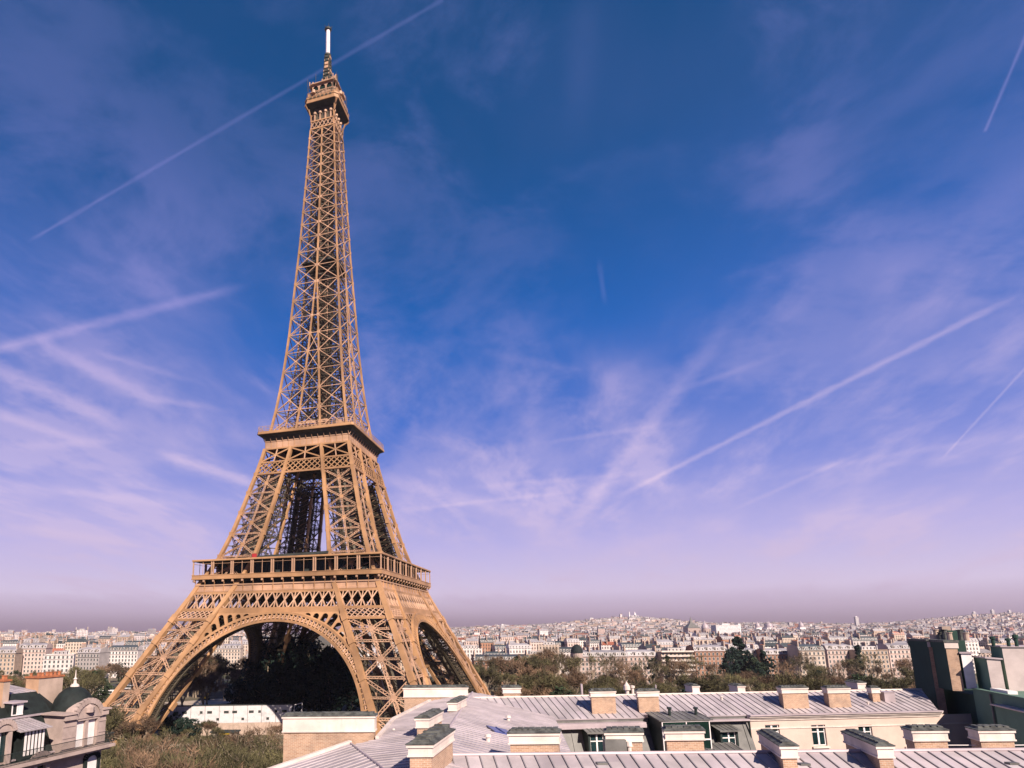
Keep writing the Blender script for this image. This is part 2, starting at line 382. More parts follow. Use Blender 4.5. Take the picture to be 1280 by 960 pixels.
def tower():
    T = thing('iron_lattice_tower', 'tall tapering brown iron lattice tower on four splayed legs joined by arches', 'tower', (0, 0, 0))
    iron = [M['iron'], M['iron_pale'], M['iron_shade'], M['deck']]
    QU = [k*pi/2 for k in range(4)]
    def corners(z): o, i = ho(z), hi(z); return (Vector((i, -o, z)), Vector((o, -o, z)), Vector((o, -i, z)), Vector((i, -i, z)))
    NR = (Vector((0, -1, .5)), Vector((1, 0, .5)), Vector((0, 1, -.5)), Vector((-1, 0, -.5)))
    # --- lower legs
    mb = MB(); zs = [2.2, 13.6, 24.8, 35.6, 43.0]
    for c in range(4):
        prev = corners(2.2)[c]; nx = corners(50)[c]
        mb.bar(prev, nx, 1.75 if c < 3 else 1.2, 1.75 if c < 3 else 1.2, (0, 1, 0), mi=0)
        mb.bar(nx, corners(57)[c], 1.6, 1.6, (0, 1, 0), mi=0)
    for z0, z1 in zip(zs, zs[1:]):
        A, B = corners(z0), corners(z1)
        zm = (z0+z1)/2; Cm = corners(zm)
        for e in range(4):
            a0, a1, b0, b1 = A[e], A[(e+1) % 4], B[e], B[(e+1) % 4]; n = NR[e]
            mb.mi = 1 if e < 2 else 2  # inner faces take the shade-dark iron
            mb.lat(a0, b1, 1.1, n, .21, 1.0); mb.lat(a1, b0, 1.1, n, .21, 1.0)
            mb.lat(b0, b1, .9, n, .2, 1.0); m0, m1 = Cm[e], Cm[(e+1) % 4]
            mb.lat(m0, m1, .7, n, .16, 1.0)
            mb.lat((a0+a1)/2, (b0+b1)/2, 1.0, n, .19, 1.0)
            mb.mi = 0
            for p in (b0, b1):                      # gussets on the posts
                d_ = ((a0-b0) if p is b0 else (a1-b1)).normalized()
                mb.bar(p-d_*1.5, p+d_*1.5, 2.3, 2.0, n)
            x = (a0+a1+b0+b1)/4; mb.mi = 1; mb.bar(x-Vector((0, 0, .9)), x+Vector((0, 0, .9)), 1.7, .5, n)
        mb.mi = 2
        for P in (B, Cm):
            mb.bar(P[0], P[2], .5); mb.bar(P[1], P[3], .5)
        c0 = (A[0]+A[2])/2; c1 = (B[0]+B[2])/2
        mb.mi = 2; mb.bar(c0, c1, 3.2, 3.2, (1, -1, 0)); mb.mi = 1  # solid dark core added to darken the inside of the leg
        for s in (-1.8, 1.8):                       # lift track and stairs inside the leg
            mb.mi = 1
            mb.lat(c0+Vector((s, s, 0)), c1+Vector((s, s, 0)), 1.4, (1, -1, 0), .25, .9)
        for k in range(5):
            t0, t1 = k/5, (k+1)/5; p = A[3].lerp(B[3], t0)*.6+A[1].lerp(B[1], t0)*.4; q = A[3].lerp(B[3], t1)*.4+A[1].lerp(B[1], t1)*.6
            if k % 2: p, q = Vector((q.x, q.y, p.z)), Vector((p.x, p.y, q.z))
            mb.bar(p, q, 1.1, .25); mb.bar(p+Vector((0, 0, 1)), q+Vector((0, 0, 1)), .12)
    ft = MB(); ft.prism([(-2.6, -1), (2.6, -1), (2.2, 2.4), (-2.2, 2.4)], -2.6, 2.6)
    lm = mb.mesh('leg', iron); fm = ft.mesh('footing', M['masonry'])
    for r in QU:
        L = inst(lm, 'leg', T, rz=r)
        for c in range(4): p = corners(0.0)[c]; inst(fm, 'footing', L, (p.x, p.y, 0))
    # --- arches, one per side, in the sloping plane of the legs
    Z0 = 5.0
    def ap(th, rad, dy=0.0): z = Z0+rad*sin(th); return Vector((rad*cos(th), -ho(max(z, 0))-.35+dy, z))
    ar = MB(); N = 76
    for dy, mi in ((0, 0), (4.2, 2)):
        for rad, w_ in ((37.35, .8), (40.0, .75)):
            P = [ap(pi*i/N, rad, dy) for i in range(N+1)]
            for a, b in zip(P, P[1:]): ar.bar(a, b, w_, .9, (0, 1, 0), mi=mi)
        for i in range(N+1):
            th = pi*i/N; ar.bar(ap(th, 37.35, dy), ap(th, 40, dy), .42 if mi == 0 else .3, .6, (0, 1, 0), mi=mi)
            if i < N:
                t2 = pi*(i+1)/N
                for (r0, r1) in ((37.9, 39.5), (39.5, 37.9)): ar.bar(ap(th, r0, dy+.1), ap(t2, r1, dy+.1), .2, .2, (0, 1, 0), mi=1 if mi == 0 else 2)
                tm = (th+t2)/2
                ar.bar(ap(th+.004, 38.2, dy+.12), ap(t2-.004, 38.2, dy+.12), .3, .15, (0, 1, 0), mi=1 if mi == 0 else 2)
                ar.bar(ap(tm, 38.0, dy+.12), ap(tm, 39.0, dy+.12), .5, .15, (0, 1, 0), mi=1 if mi == 0 else 2)
    for i in range(0, N+1):
        th = pi*i/N
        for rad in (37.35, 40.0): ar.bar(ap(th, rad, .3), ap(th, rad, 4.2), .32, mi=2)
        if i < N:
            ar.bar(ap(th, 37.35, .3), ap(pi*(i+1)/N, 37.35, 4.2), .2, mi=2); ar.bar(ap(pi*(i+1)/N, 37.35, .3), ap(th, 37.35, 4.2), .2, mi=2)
    # spandrel arcade between the arch and the girder
    n = 0
    zt = 45.3
    dth = radians(4.15)
    for s in (-1, 1):
        for k in range(2, 11):
            t0 = dth*(k-.5+.0); t1 = t0+dth
            def top(t): return min((zt-Z0)/max(cos(t), .2), (hi(42)-.2-0)/max(sin(t), .05)*1.0) if True else 0
            def pt(t, rad):
                z = Z0+rad*cos(t); return Vector((s*rad*sin(t), -ho(max(z, 0))-.2, z))
            tm = (t0+t1)/2; r0 = 40.3
            def rt(t):
                best = (zt-Z0)/cos(t); z = Z0+best*cos(t); x = best*sin(t)
                lo, hi_ = 40.3, best
                for _ in range(14):
                    md = (lo+hi_)/2
                    if md*sin(t) < hi(Z0+md*cos(t))-.9: lo = md
                    else: hi_ = md
                return lo
            ra, rb = rt(t0), rt(t1)
            if max(ra, rb) < 40.9: continue
            hgt = min(ra, rb)-r0
            if hgt < 1.1:
                ar.face([pt(t0, r0), pt(t1, r0), pt(t1, rb), pt(t0, ra)], mi=0); continue
            m_ = .15*dth; hole = []; outer = []
            hr = (dth/2-m_)                                    # half-width of the opening in angle
            rtop = r0+hgt-.28
            rad_l = hr*(r0+hgt*.6)
            seq = [(tm-hr, r0+.35), (tm-hr, max(r0+.4, rtop-rad_l))]
            for q in range(1, 8): an = pi-pi*q/8; seq.append((tm+hr*cos(an), max(r0+.4, rtop-rad_l)+min(rad_l, rtop-r0-.4)*sin(an)))
            seq += [(tm+hr, max(r0+.4, rtop-rad_l)), (tm+hr, r0+.35)]
            for (t, rr) in seq:
                hole.append(pt(t, rr))
            m = len(seq); out = [(t0, r0), (t0, ra*.98+.02*r0)]
            for q in range(1, 8): t = t0+dth*q/8; out.append((t, rt(t)))
            out += [(t1, rb*.98+.02*r0), (t1, r0)]
            outer = [pt(t, rr) for t, rr in out]
            for i in range(m-1): ar.face([outer[i], outer[i+1], hole[i+1], hole[i]], mi=0)
            ar.face([outer[-1], outer[0], hole[0], hole[-1]], mi=0)
            for i in range(m-1):                               # reveals
                ar.face([hole[i], hole[i+1], hole[i+1]+Vector((0, .7, 0)), hole[i]+Vector((0, .7, 0))], mi=0)
    am = ar.mesh('arch', iron)
    for r in QU: inst(am, 'arch', T, rz=r)
    # --- first-floor girders
    gb = MB()
    def fp(x, z, dy=0.0): return Vector((x, -ho(z)-.25+dy, z))
    ZB, ZT = 46.4, 52.2
    for z, w_ in ((ZT+.1, .9), (ZB, .9)): gb.bar(fp(-ho(z), z), fp(ho(z), z), w_, .8, (0, 1, 0), mi=0)
    P = 3.5; k0 = int(ho(ZT)//P)+1
    for i in range(-k0, k0):
        x0, x1 = i*P, (i+1)*P
        def seg(xa, za, xb, zb, w_):
            ea, eb = ho(za)-.2, ho(zb)-.2
            if abs(xa) > ea+1.5 or abs(xb) > eb+1.5: return
            gb.bar(fp(max(-ea, min(ea, xa)), za), fp(max(-eb, min(eb, xb)), zb), w_, .5, (0, 1, 0), mi=1)
        seg(x0, ZB, x1, ZT, .36); seg(x1, ZB, x0, ZT, .36); seg((x0+x1)/2, ZB, (x0+x1)/2, ZT, .28)
    gb.mi = 0
    gb.bar(fp(-hi(45.6)-.5, 45.7), fp(hi(45.6)+.5, 45.7), 1.3, .6, (0, 1, 0), mi=0)
    for s in (-1, 1):                                          # small-meshed strip across each leg
        for z in (42.9,): gb.bar(fp(s*hi(z), z), fp(s*ho(z), z), .8, .7, (0, 1, 0), mi=0)
        n = 8
        for i in range(n):
            for j in range(2):
                za, zb = 43.2+j*1.4, 43.2+(j+1)*1.4
                def X(q, z): return s*(hi(z)+(ho(z)-hi(z))*q/n)
                gb.bar(fp(X(i, za), za), fp(X(i+1, zb), zb), .3, .3, (0, 1, 0), mi=1); gb.bar(fp(X(i+1, za), za), fp(X(i, zb), zb), .3, .3, (0, 1, 0), mi=1)
        gb.bar(fp(s*hi(42), 42, -.3), fp(s*hi(52.3), 52.3, -.3), 1.5, .8, (0, 1, 0), mi=0)
        gb.bar(fp(s*ho(42), 42, -.1), fp(s*ho(52.3), 52.3, -.1), 1.5, .8, (0, 1, 0), mi=0)
    for z in (46, 52.2):                                       # inner plane of the girder, coloured dark to stand for shade
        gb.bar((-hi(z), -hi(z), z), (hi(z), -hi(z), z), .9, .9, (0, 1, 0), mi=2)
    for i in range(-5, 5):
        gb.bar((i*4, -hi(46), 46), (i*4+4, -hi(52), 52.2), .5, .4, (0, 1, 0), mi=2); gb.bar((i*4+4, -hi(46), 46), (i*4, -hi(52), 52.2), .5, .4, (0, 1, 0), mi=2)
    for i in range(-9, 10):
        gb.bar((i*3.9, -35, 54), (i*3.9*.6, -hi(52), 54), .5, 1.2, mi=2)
    gm = gb.mesh('girder', iron)
    for r in QU: inst(gm, 'girder', T, rz=r)
    # --- frieze, corbels and first-floor gallery
    fz = MB()
    H1 = 35.4
    pr = [(H1-.3, 52.7), (H1, 52.9), (H1, 53.6), (H1-.25, 53.7), (H1-.25, 55.0), (H1+.1, 55.1), (H1+.1, 55.5), (H1-.3, 55.55)]
    def ring(mb_, prof, mi=0):
        mb_.grid([[(r, -r, z), (r, r, z), (-r, r, z), (-r, -r, z)] for r, z in prof], True, mi)
    ring(fz, pr, 1); ring(fz, [(H1-.3, 55.55), (H1-2.2, 55.6), (H1-2.2, 57.2)], 3)  # recess below the gallery coloured dark as its shadow
    nb = 18
    for r in QU:
        Rm = Matrix.Rotation(r, 4, 'Z')
        for i in range(nb+1):
            x = -H1+.1+2*(H1-.1)*i/nb
            fz.box(x-.12, -H1-.12, 52.9, x+.12, -H1+.2, 55.6, 0, Rm)
            if i % 1 == 0:
                poly = [(-H1+.15, 55.7), (-H1-.95, 57.2), (-H1+.15, 57.2)]
                y0, y1 = x-.13, x+.13
                pts0 = [Rm @ Vector((y0, a, z)) for a, z in poly]; pts1 = [Rm @ Vector((y1, a, z)) for a, z in poly]
                fz.face(pts0, mi=0); fz.face(list(reversed(pts1)), mi=0)
                for j in range(3): fz.face([pts0[j], pts1[j], pts1[(j+1) % 3], pts0[(j+1) % 3]], mi=0)
                fz.box(x-.33, -H1-.98, 56.45, x+.33, -H1-.5, 57.15, 1, Rm)
    fz.build('frieze', iron, T)
    ga = MB(); G1 = 36.35
    ring(ga, [(11.5, 56.85), (G1-.05, 57.3)], 3); ring(ga, [(26.5, 63.9), (G1-.1, 63.9)], 3)  # gallery undersides coloured dark to hold their shade
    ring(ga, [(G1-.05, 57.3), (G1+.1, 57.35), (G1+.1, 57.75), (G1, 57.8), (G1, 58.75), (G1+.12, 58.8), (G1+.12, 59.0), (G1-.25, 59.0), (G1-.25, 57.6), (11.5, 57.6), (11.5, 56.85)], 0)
    ring(ga, [(26.5, 63.95), (G1+.05, 63.95), (G1+.12, 64.0), (G1+.12, 64.5), (G1+.05, 64.6), (26.5, 64.75)], 0)
    ga.build('gallery', iron, T)
    cmb = MB()
    cmb.box(-.2, -.2, 0, .2, .2, 5.0); cmb.box(-.3, -.3, 0, .3, .3, .25); cmb.box(-.27, -.27, 4.75, .27, .27, 5.0)
    cm = cmb.mesh('column', M['iron_pale'])
    for r in QU:
        Rm = Matrix.Rotation(r, 4, 'Z')
        for i in range(10):
            x = -G1+.3+2*(G1-.3)*i/9
            for dx in ((-.38, .38) if 0 < i < 9 else ((.0,) if i == 0 else ())):
                p = Rm @ Vector((x+dx, -G1+.35, 59.0)); inst(cm, 'column', T, p)
    thin = MB()
    for r in QU:
        Rm = Matrix.Rotation(r, 4, 'Z')
        for i in range(9):
            x = -G1+.3+2*(G1-.3)*(i+.5)/9; thin.box(x-.07, -G1+.3, 59.0, x+.07, -G1+.44, 63.95, 0, Rm)
        thin.box(-G1+.3, -G1+.34, 63.0, G1-.3, -G1+.42, 63.1, 0, Rm)
    thin.build('glazing_bars', M['iron_pale'], T)
    # pavilions on the first floor, glazed and dark
    for r, w_ in zip(QU, (27.5, 27.5, 27.5, 27.5)):
        pv = MB(); pv.box(-w_, -30.6, 57.65, w_, -18, 64.0, 0)
        for i in range(25): x = -w_+2*w_*i/24; pv.box(x-.1, -30.75, 57.7, x+.1, -30.6, 63.9, 1)
        pv.prism([(-14.8, 64.9), (14.8, 65.6), (14.8, 66.5), (-14.8, 65.8)], -30.9, -17.6, 2)
        pv.build('pavilion', [M['darkglass'], M['iron_shade'], M['deck']], T, rz=r)
    rp = MB(); rp.box(-14.6, -31.6, 64.8, -13.0, -30.95, 66.6); rp.build('signboard', M['redpanel'], T)['label'] = 'small red panel above the first gallery'
    sm_ = [MB(), MB(), MB()]                                   # stalls and machines standing in the gallery
    for m_, h in zip(sm_, (1.1, 1.7, 2.4)): m_.box(-.7, -.35, 0, .7, .35, h); m_.box(-.8, -.45, h, .8, .45, h+.12)
    sm_ = [m_.mesh('stall', M[k]) for m_, k in zip(sm_, ('white', 'iron_pale', 'deck'))]
    for i in range(44):
        r = R_.choice(QU); p = Matrix.Rotation(r, 4, 'Z') @ Vector((R_.uniform(-33, 33), -R_.uniform(31.8, 34.3), 57.62)); inst(R_.choice(sm_), 'stall', T, p, r)
    # --- upper legs
    mb = MB(); zs = [57.6, 66.2, 75.0, 83.4, 91.4, 99.2]
    for c in range(4):
        zz = [57.6, 65.6, 76.3, 87, 92.5, 100, 107, 110.2]
        for z0, z1 in zip(zz, zz[1:]): mb.bar(corners(z0)[c], corners(z1)[c], 1.25 if c < 3 else .8, 1.25 if c < 3 else .8, (0, 1, 0), mi=0)
    for z0, z1 in zip(zs, zs[1:]):
        A, B = corners(z0), corners(z1); Cm = corners((z0+z1)/2)
        for e in range(4):
            n = NR[e]; a0, a1, b0, b1 = A[e], A[(e+1) % 4], B[e], B[(e+1) % 4]; mb.mi = 1 if e < 2 else 2  # shade-dark iron on the inner faces
            mb.lat(a0, b1, .75, n, .15, 1.1); mb.lat(a1, b0, .75, n, .15, 1.1); mb.lat(b0, b1, .65, n, .15, 1.1)
            mb.lat((a0+a1)/2, (b0+b1)/2, .7, n, .17, 1.1)
            mb.mi = 0
            x = (a0+a1+b0+b1)/4; mb.bar(x-Vector((0, 0, .7)), x+Vector((0, 0, .7)), 1.2, .4, n)
            for p in (b0, b1): mb.bar(p-Vector((0, 0, .9)), p+Vector((0, 0, .9)), 1.5, 1.4, n)
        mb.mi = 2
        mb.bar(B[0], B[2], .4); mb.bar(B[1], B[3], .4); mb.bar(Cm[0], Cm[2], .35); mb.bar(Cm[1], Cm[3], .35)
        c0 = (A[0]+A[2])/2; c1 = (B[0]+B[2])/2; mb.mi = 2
        mb.bar(c0, c1, 2.8, 2.8, (1, -1, 0))  # solid core added so the leg interior reads dark
        for k in (0, 2): q0, q1 = A[k]*.72+A[(k+2) % 4]*.28, B[k]*.72+B[(k+2) % 4]*.28; mb.bar(q0, q1, 1.5, 1.5, (1, 1, 0))
        for s in (-1.5, 1.5): mb.lat(c0+Vector((s, s, 0)), c1+Vector((s, s, 0)), 1.1, (1, -1, 0), .17, .9)
        for s in (-3.2, 3.2): mb.lat(c0+Vector((s, -s, 0)), c1+Vector((s, -s, 0))*.97, 1.0, (1, 1, 0), .2, .9)
        for k in range(4):                                   # secondary bracing on the four faces and inside
            za, zb = z0+(z1-z0)*k/4, z0+(z1-z0)*(k+1)/4; Ca, Cb = corners(za), corners(zb)
            for e in range(4):
                i_ = (Ca[0]+Ca[2])/2; pa = Ca[e].lerp(i_, .22); pb = Ca[(e+1) % 4].lerp(i_, .22); j_ = (Cb[0]+Cb[2])/2; qa = Cb[e].lerp(j_, .22); qb = Cb[(e+1) % 4].lerp(j_, .22)
                mb.bar(pa, qb if k % 2 else (qa+qb)/2, .2, mi=2); mb.bar(pa, pb, .16, mi=2); mb.bar((pa+pb)/2, qb, .16, mi=1)
        for k in range(6):
            t0, t1 = k/6, (k+1)/6; p = A[0].lerp(B[0], t0)*.65+A[2].lerp(B[2], t0)*.35; q = A[0].lerp(B[0], t1)*.35+A[2].lerp(B[2], t1)*.65
            if k % 2: p, q = Vector((q.x, q.y, p.z)), Vector((p.x, p.y, q.z))
            mb.bar(p, q, 1.0, .25)
            if k % 2: mb.box(p.x-1.3, p.y-1.3, p.z, p.x+1.3, p.y+1.3, p.z+.2)
    um = mb.mesh('upper_leg', iron)
    for r in QU: inst(um, 'upper_leg', T, rz=r)
    # --- second-floor girders, frieze, gallery
    gb = MB()
    for z, w_ in ((99.4, .7), (104.2, .6), (110.0, .6)): gb.bar(fp(-ho(z), z), fp(ho(z), z), w_, .7, (0, 1, 0), mi=0)
    n = 17
    for i in range(n):
        for j in range(2):
            za, zb = 99.7+j*2.15, 99.7+(j+1)*2.15
            def X(q, z): return -ho(z)+2*ho(z)*q/n
            gb.bar(fp(X(i, za), za), fp(X(i+1, zb), zb), .36, .3, (0, 1, 0), mi=0); gb.bar(fp(X(i+1, za), za), fp(X(i, zb), zb), .36, .3, (0, 1, 0), mi=0)
    def cell(fa, fb):
        za, zb = 104.5, 109.8
        def pt(f, z): return f(z)
        gb.bar(fp(fa(za), za), fp(fb(zb), zb), .5, .35, (0, 1, 0), mi=0); gb.bar(fp(fb(za), za), fp(fa(zb), zb), .5, .35, (0, 1, 0), mi=0)
        gb.bar(fp((fa(za)+fb(za))/2, za), fp((fa(zb)+fb(zb))/2, zb), .4, .35, (0, 1, 0), mi=1)
    cell(lambda z: -ho(z), lambda z: -hi(z)); cell(lambda z: -hi(z), lambda z: hi(z)); cell(lambda z: hi(z), lambda z: ho(z))
    for s in (-1, 1):
        for a, b in ((57.8, 66), (66, 76), (76, 87), (87, 97), (97, 110.3)): gb.bar(fp(s*hi(a), a, -.3), fp(s*hi(b), b, -.3), .9, .6, (0, 1, 0), mi=0)
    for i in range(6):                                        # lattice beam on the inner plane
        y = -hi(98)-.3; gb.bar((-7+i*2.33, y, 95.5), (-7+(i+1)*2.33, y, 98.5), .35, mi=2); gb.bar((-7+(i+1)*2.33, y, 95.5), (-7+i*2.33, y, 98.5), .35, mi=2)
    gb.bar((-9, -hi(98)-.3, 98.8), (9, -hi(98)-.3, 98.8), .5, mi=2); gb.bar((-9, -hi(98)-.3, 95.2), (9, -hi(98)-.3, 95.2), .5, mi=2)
    gm2 = gb.mesh('upper_girder', iron)
    for r in QU: inst(gm2, 'upper_girder', T, rz=r)
    g2 = MB(); F2, G2 = 17.75, 20.4
    ring(g2, [(2, 105.2), (16.6, 105.2)], 3)
    ring(g2, [(F2-.3, 110.2), (F2, 110.3), (F2, 112.9), (F2+.15, 113.0), (F2+.15, 113.4)], 1)
    def ring8(mb_, prof, cut, mi=0):
        rows = []
        for r, z in prof:
            c = cut; rows.append([(r-c, -r, z), (r, -r+c, z), (r, r-c, z), (r-c, r, z), (-r+c, r, z), (-r, r-c, z), (-r, -r+c, z), (-r+c, -r, z)])
        mb_.grid(rows, True, mi)
    ring8(g2, [(F2+.1, 113.3), (F2+.6, 114.0), (F2+1.4, 115.0), (G2-.1, 115.7)], .7, 3)  # soffit shade painted in with the dark deck colour
    ring8(g2, [(G2-.1, 115.7), (G2+.1, 115.8), (G2+.1, 116.3), (G2, 116.4), (G2, 116.9), (G2-.3, 117.0), (6, 117.0)], .7, 0)
    for r in QU:
        Rm = Matrix.Rotation(r, 4, 'Z')
        for i in range(15):
            x = -F2+2*F2*i/14; g2.bar(Rm @ Vector((x, -F2-.05, 112.8)), Rm @ Vector((x, -F2-.9, 114.2)), .16, .2, mi=1)
            g2.box(x-.1, -F2-.1, 110.3, x+.1, -F2+.1, 113, 0, Rm)
    g2.build('second_gallery', iron, T)
    rl = MB()
    for r in QU:
        Rm = Matrix.Rotation(r, 4, 'Z')
        for z in (117.5, 118.3, 119.0): rl.bar(Rm @ Vector((-G2+.9, -G2+.25, z)), Rm @ Vector((G2-.9, -G2+.25, z)), .13, mi=0)
        for i in range(27): x = -G2+.9+(2*G2-1.8)*i/26; rl.box(x-.06, -G2+.19, 117, x+.06, -G2+.31, 119.1, 0, Rm)
    rl.build('second_gallery_railing', M['iron_pale'], T)
    pvm = MB()
    for r in QU:
        Rm = Matrix.Rotation(r, 4, 'Z')
        pvm.box(-7, -12.8, 117.05, 7, -9, 120.6, 0, Rm)
        for i in range(8): x = -6.6+i*1.75; pvm.box(x, -12.86, 118.0, x+1.1, -12.8, 119.9, 1, Rm)
        for x0, x1, d_, u in ((-7.6, 7.6, -13.4, 120.6),): pvm.grid([[Rm @ Vector((x0, d_, u)), Rm @ Vector((x1, d_, u))], [Rm @ Vector((x0+1.2, d_+1.6, u+1.9)), Rm @ Vector((x1-1.2, d_+1.6, u+1.9))], [Rm @ Vector((x0+2, -8, u+2.2)), Rm @ Vector((x1-2, -8, u+2.2))]], mi=0)
        for x in (-12.8, 12.8): pvm.box(x-1.6, -13.5, 117.05, x+1.6, -11, 120.2, 0, Rm)
    pvm.build('second_floor_kiosks', [M['iron_pale'], M['darkglass']], T)
    # --- shaft
    sh = MB(); nodes = [117.0]
    while nodes[-1] < 262:
        z = nodes[-1]; w_ = ho(z)-hi(z); nodes.append(z+w_*.86)
    sc_ = (263.5-117)/(nodes[-1]-117); nodes = [117+(z-117)*sc_ for z in nodes]
    for r in QU:
        Rm = Matrix.Rotation(r, 4, 'Z')
        nv = Rm.to_3x3() @ Vector((0, -1, .05))
        def q(x, z, dy=0.0): return Rm @ Vector((x, -ho(z)+dy, z))
        for z0, z1 in zip(nodes, nodes[1:]):
            o0, o1, i0, i1 = ho(z0), ho(z1), hi(z0), hi(z1); wp = .84-.34*(z0-117)/147
            sh.bar(q(-o0, z0), q(-o1, z1), wp, wp, nv, mi=0)
            if i0 > .7:
                sh.bar(q(-i0, z0, -.05), q(-i1, z1, -.05), wp*.85, wp*.6, nv, mi=0); sh.bar(q(i0, z0, -.05), q(i1, z1, -.05), wp*.85, wp*.6, nv, mi=0)
                sh.bar(q(-i0, z0), q(i0, z0), .28, .28, nv, mi=1)
                if i0 > 2: sh.bar(q(-i0, z0), q(i1, z1), .24, .24, nv, mi=1); sh.bar(q(i0, z0), q(-i1, z1), .24, .24, nv, mi=1)
                # inner planes of the four merging legs
                for s in (-1, 1):
                    for (za, zb) in ((z0, z1), (z1, z0)):
                        sh.bar(Rm @ Vector((s*hi(za), -ho(za), za)), Rm @ Vector((s*hi(zb), -hi(zb), zb)), .24, mi=2)
                    sh.bar(Rm @ Vector((s*i0, -o0, z0)), Rm @ Vector((s*i0, -i0, z0)), .26, mi=2)
                sh.bar(Rm @ Vector((-i0, -i0, z0)), Rm @ Vector((-i1, -i1, z1)), .5, mi=2)
            else:
                sh.bar(q(0, z0, -.05), q(0, z1, -.05), wp*1.15, wp*.6, nv, mi=0)
            for s in (-1, 1):
                a0, a1, b0, b1 = s*i0, s*i1, s*o0, s*o1
                sh.bar(q(a0, z0, -.02), q(b1, z1, -.02), .32-.06*(z0-117)/147, .26, nv, mi=1); sh.bar(q(b0, z0, -.02), q(a1, z1, -.02), .32-.06*(z0-117)/147, .26, nv, mi=1)
                sh.bar(q(a0, z0), q(b0, z0), .26, .26, nv, mi=1)
                xc = (a0+b0+a1+b1)/4; zc = (z0+z1)/2
                sh.bar(q(xc, zc-.35, -.1), q(xc, zc+.35, -.1), .7, .2, nv, mi=1)
                sh.bar(q(a0, z0-.6, -.12), q(a0, z0+.6, -.12), 1.05, .3, nv, mi=1)
                sh.bar(q(b0, z0-.6, -.12), q(b0, z0+.6, -.12), .95, .3, nv, mi=0)
            for k in range(3):                                # stairs, ties and secondary bracing inside
                za, zb = z0+(z1-z0)*k/3, z0+(z1-z0)*(k+1)/3; f = .72; sg = 1 if k % 2 else -1
                sh.bar(Rm @ Vector((-sg*ho(za)*f, -ho(za)*f, za)), Rm @ Vector((sg*ho(zb)*f*.2, -ho(zb)*f, zb)), .2, mi=2)
                sh.bar(Rm @ Vector((-ho(za)*f, -ho(za)*f, za)), Rm @ Vector((ho(za)*f, -ho(za)*f, za)), .16, mi=2)
            # diaphragm
            sh.bar(Rm @ Vector((-o0, -o0, z0)), Rm @ Vector((0, 0, z0)), .3, mi=2); sh.bar(Rm @ Vector((0, -o0, z0)), Rm @ Vector((0, 0, z0)), .26, mi=2)
            sh.bar(Rm @ Vector((-o0, -.6*o0, z0)), Rm @ Vector((o0, -.6*o0, z0)), .22, mi=2)
            zc = (z0+z1)/2; oc = ho(zc); sh.bar(Rm @ Vector((0, -oc, zc)), Rm @ Vector((oc, 0, zc)), .22, mi=2)
        # central lift cage
        for z0 in range(120, 262, 5):
            c = 2.0; sh.bar(Rm @ Vector((-c, -c, z0)), Rm @ Vector((-c, -c, z0+5)), .42, mi=1)
            sh.bar(Rm @ Vector((-c, -c, z0)), Rm @ Vector((c, -c, z0+5)), .22, mi=1); sh.bar(Rm @ Vector((c, -c, z0)), Rm @ Vector((-c, -c, z0+5)), .22, mi=1)
            sh.bar(Rm @ Vector((-c, -c, z0)), Rm @ Vector((c, -c, z0)), .3, mi=2)
            c = min(3.6, ho(z0)-1.3)
            if (z0//5) % 2: sh.bar(Rm @ Vector((-c, -c, z0)), Rm @ Vector((c, -c, z0+5)), .7, .2, mi=2)
            sh.bar(Rm @ Vector((-c, -c, z0)), Rm @ Vector((-c, -c, z0+5)), .25, mi=2)
    sh.box(-.2, -1.6, 120, 2.6, 1.6, 262, 2); sh.box(-2.6, -.4, 120, -1.6, 2.0, 262, 2)  # solid dark cores added to darken the shaft interior
    sh.box(-8.0, -8.0, 195.5, 8.0, 8.0, 196.2, 3); sh.box(-4.5, -4.5, 196.2, 4.5, 4.5, 200, 2)
    sh.build('shaft', iron, T)
    # --- top platform
    tp = MB(); G3 = 8.2
    for r in QU:
        Rm = Matrix.Rotation(r, 4, 'Z'); nv = Rm.to_3x3() @ Vector((0, -1, 0))
        def q(x, z, dy=0.0): return Rm @ Vector((x, -ho(z)+dy, z))
        for z in (263.6, 267.6): tp.bar(q(-ho(z), z, -.1), q(ho(z), z, -.1), .5, .5, nv, mi=0)
        for i in range(6):
            for a, b in ((0, 1), (1, 0)):
                za, zb = 263.9, 267.3; tp.bar(q(-ho(za)+2*ho(za)*(i+a)/6, za, -.1), q(-ho(zb)+2*ho(zb)*(i+b)/6, zb, -.1), .26, .25, nv, mi=1)
        for i in range(5):                                  # flaring brackets
            f = -1+2*i/4
            pts = [(5.55, 263.5), (5.6, 268), (5.9, 271), (6.7, 273.6), (8.0, 275.4)]
            for (h0, z0), (h1, z1) in zip(pts, pts[1:]):
                if abs(f) < 1: continue
                tp.bar(Rm @ Vector((f*min(h0, 8.0-1.6*abs(f)*0), -h0, z0)), Rm @ Vector((f*h1*.93, -h1, z1)), .42 if abs(f) == 1 else .3, .5, nv, mi=0)
        for i in range(4):
            x = -3.9+i*2.6; tp.box(x-.3, -5.5, 267.8, x+.3, -4.8, 272.4, 1, Rm); tp.lathe([(.75, 271.6), (.75, 272.6), (.2, 273.0)], (Rm @ Vector((x, -5.1, 0))).x, (Rm @ Vector((x, -5.1, 0))).y, 8, 1)
        tp.box(-4.6, -4.7, 262, 4.6, -4.4, 275, 2, Rm)
    ring8(tp, [(4.6, 275.0), (G3-.1, 275.5)], 1.5, 3)
    ring8(tp, [(G3-.1, 275.5), (G3+.12, 275.6), (G3+.12, 276.4), (G3-.05, 276.5), (G3-.05, 277.6), (G3+.14, 277.7), (G3+.14, 278.5), (G3-.2, 278.5), (3, 278.5)], 1.5, 0)
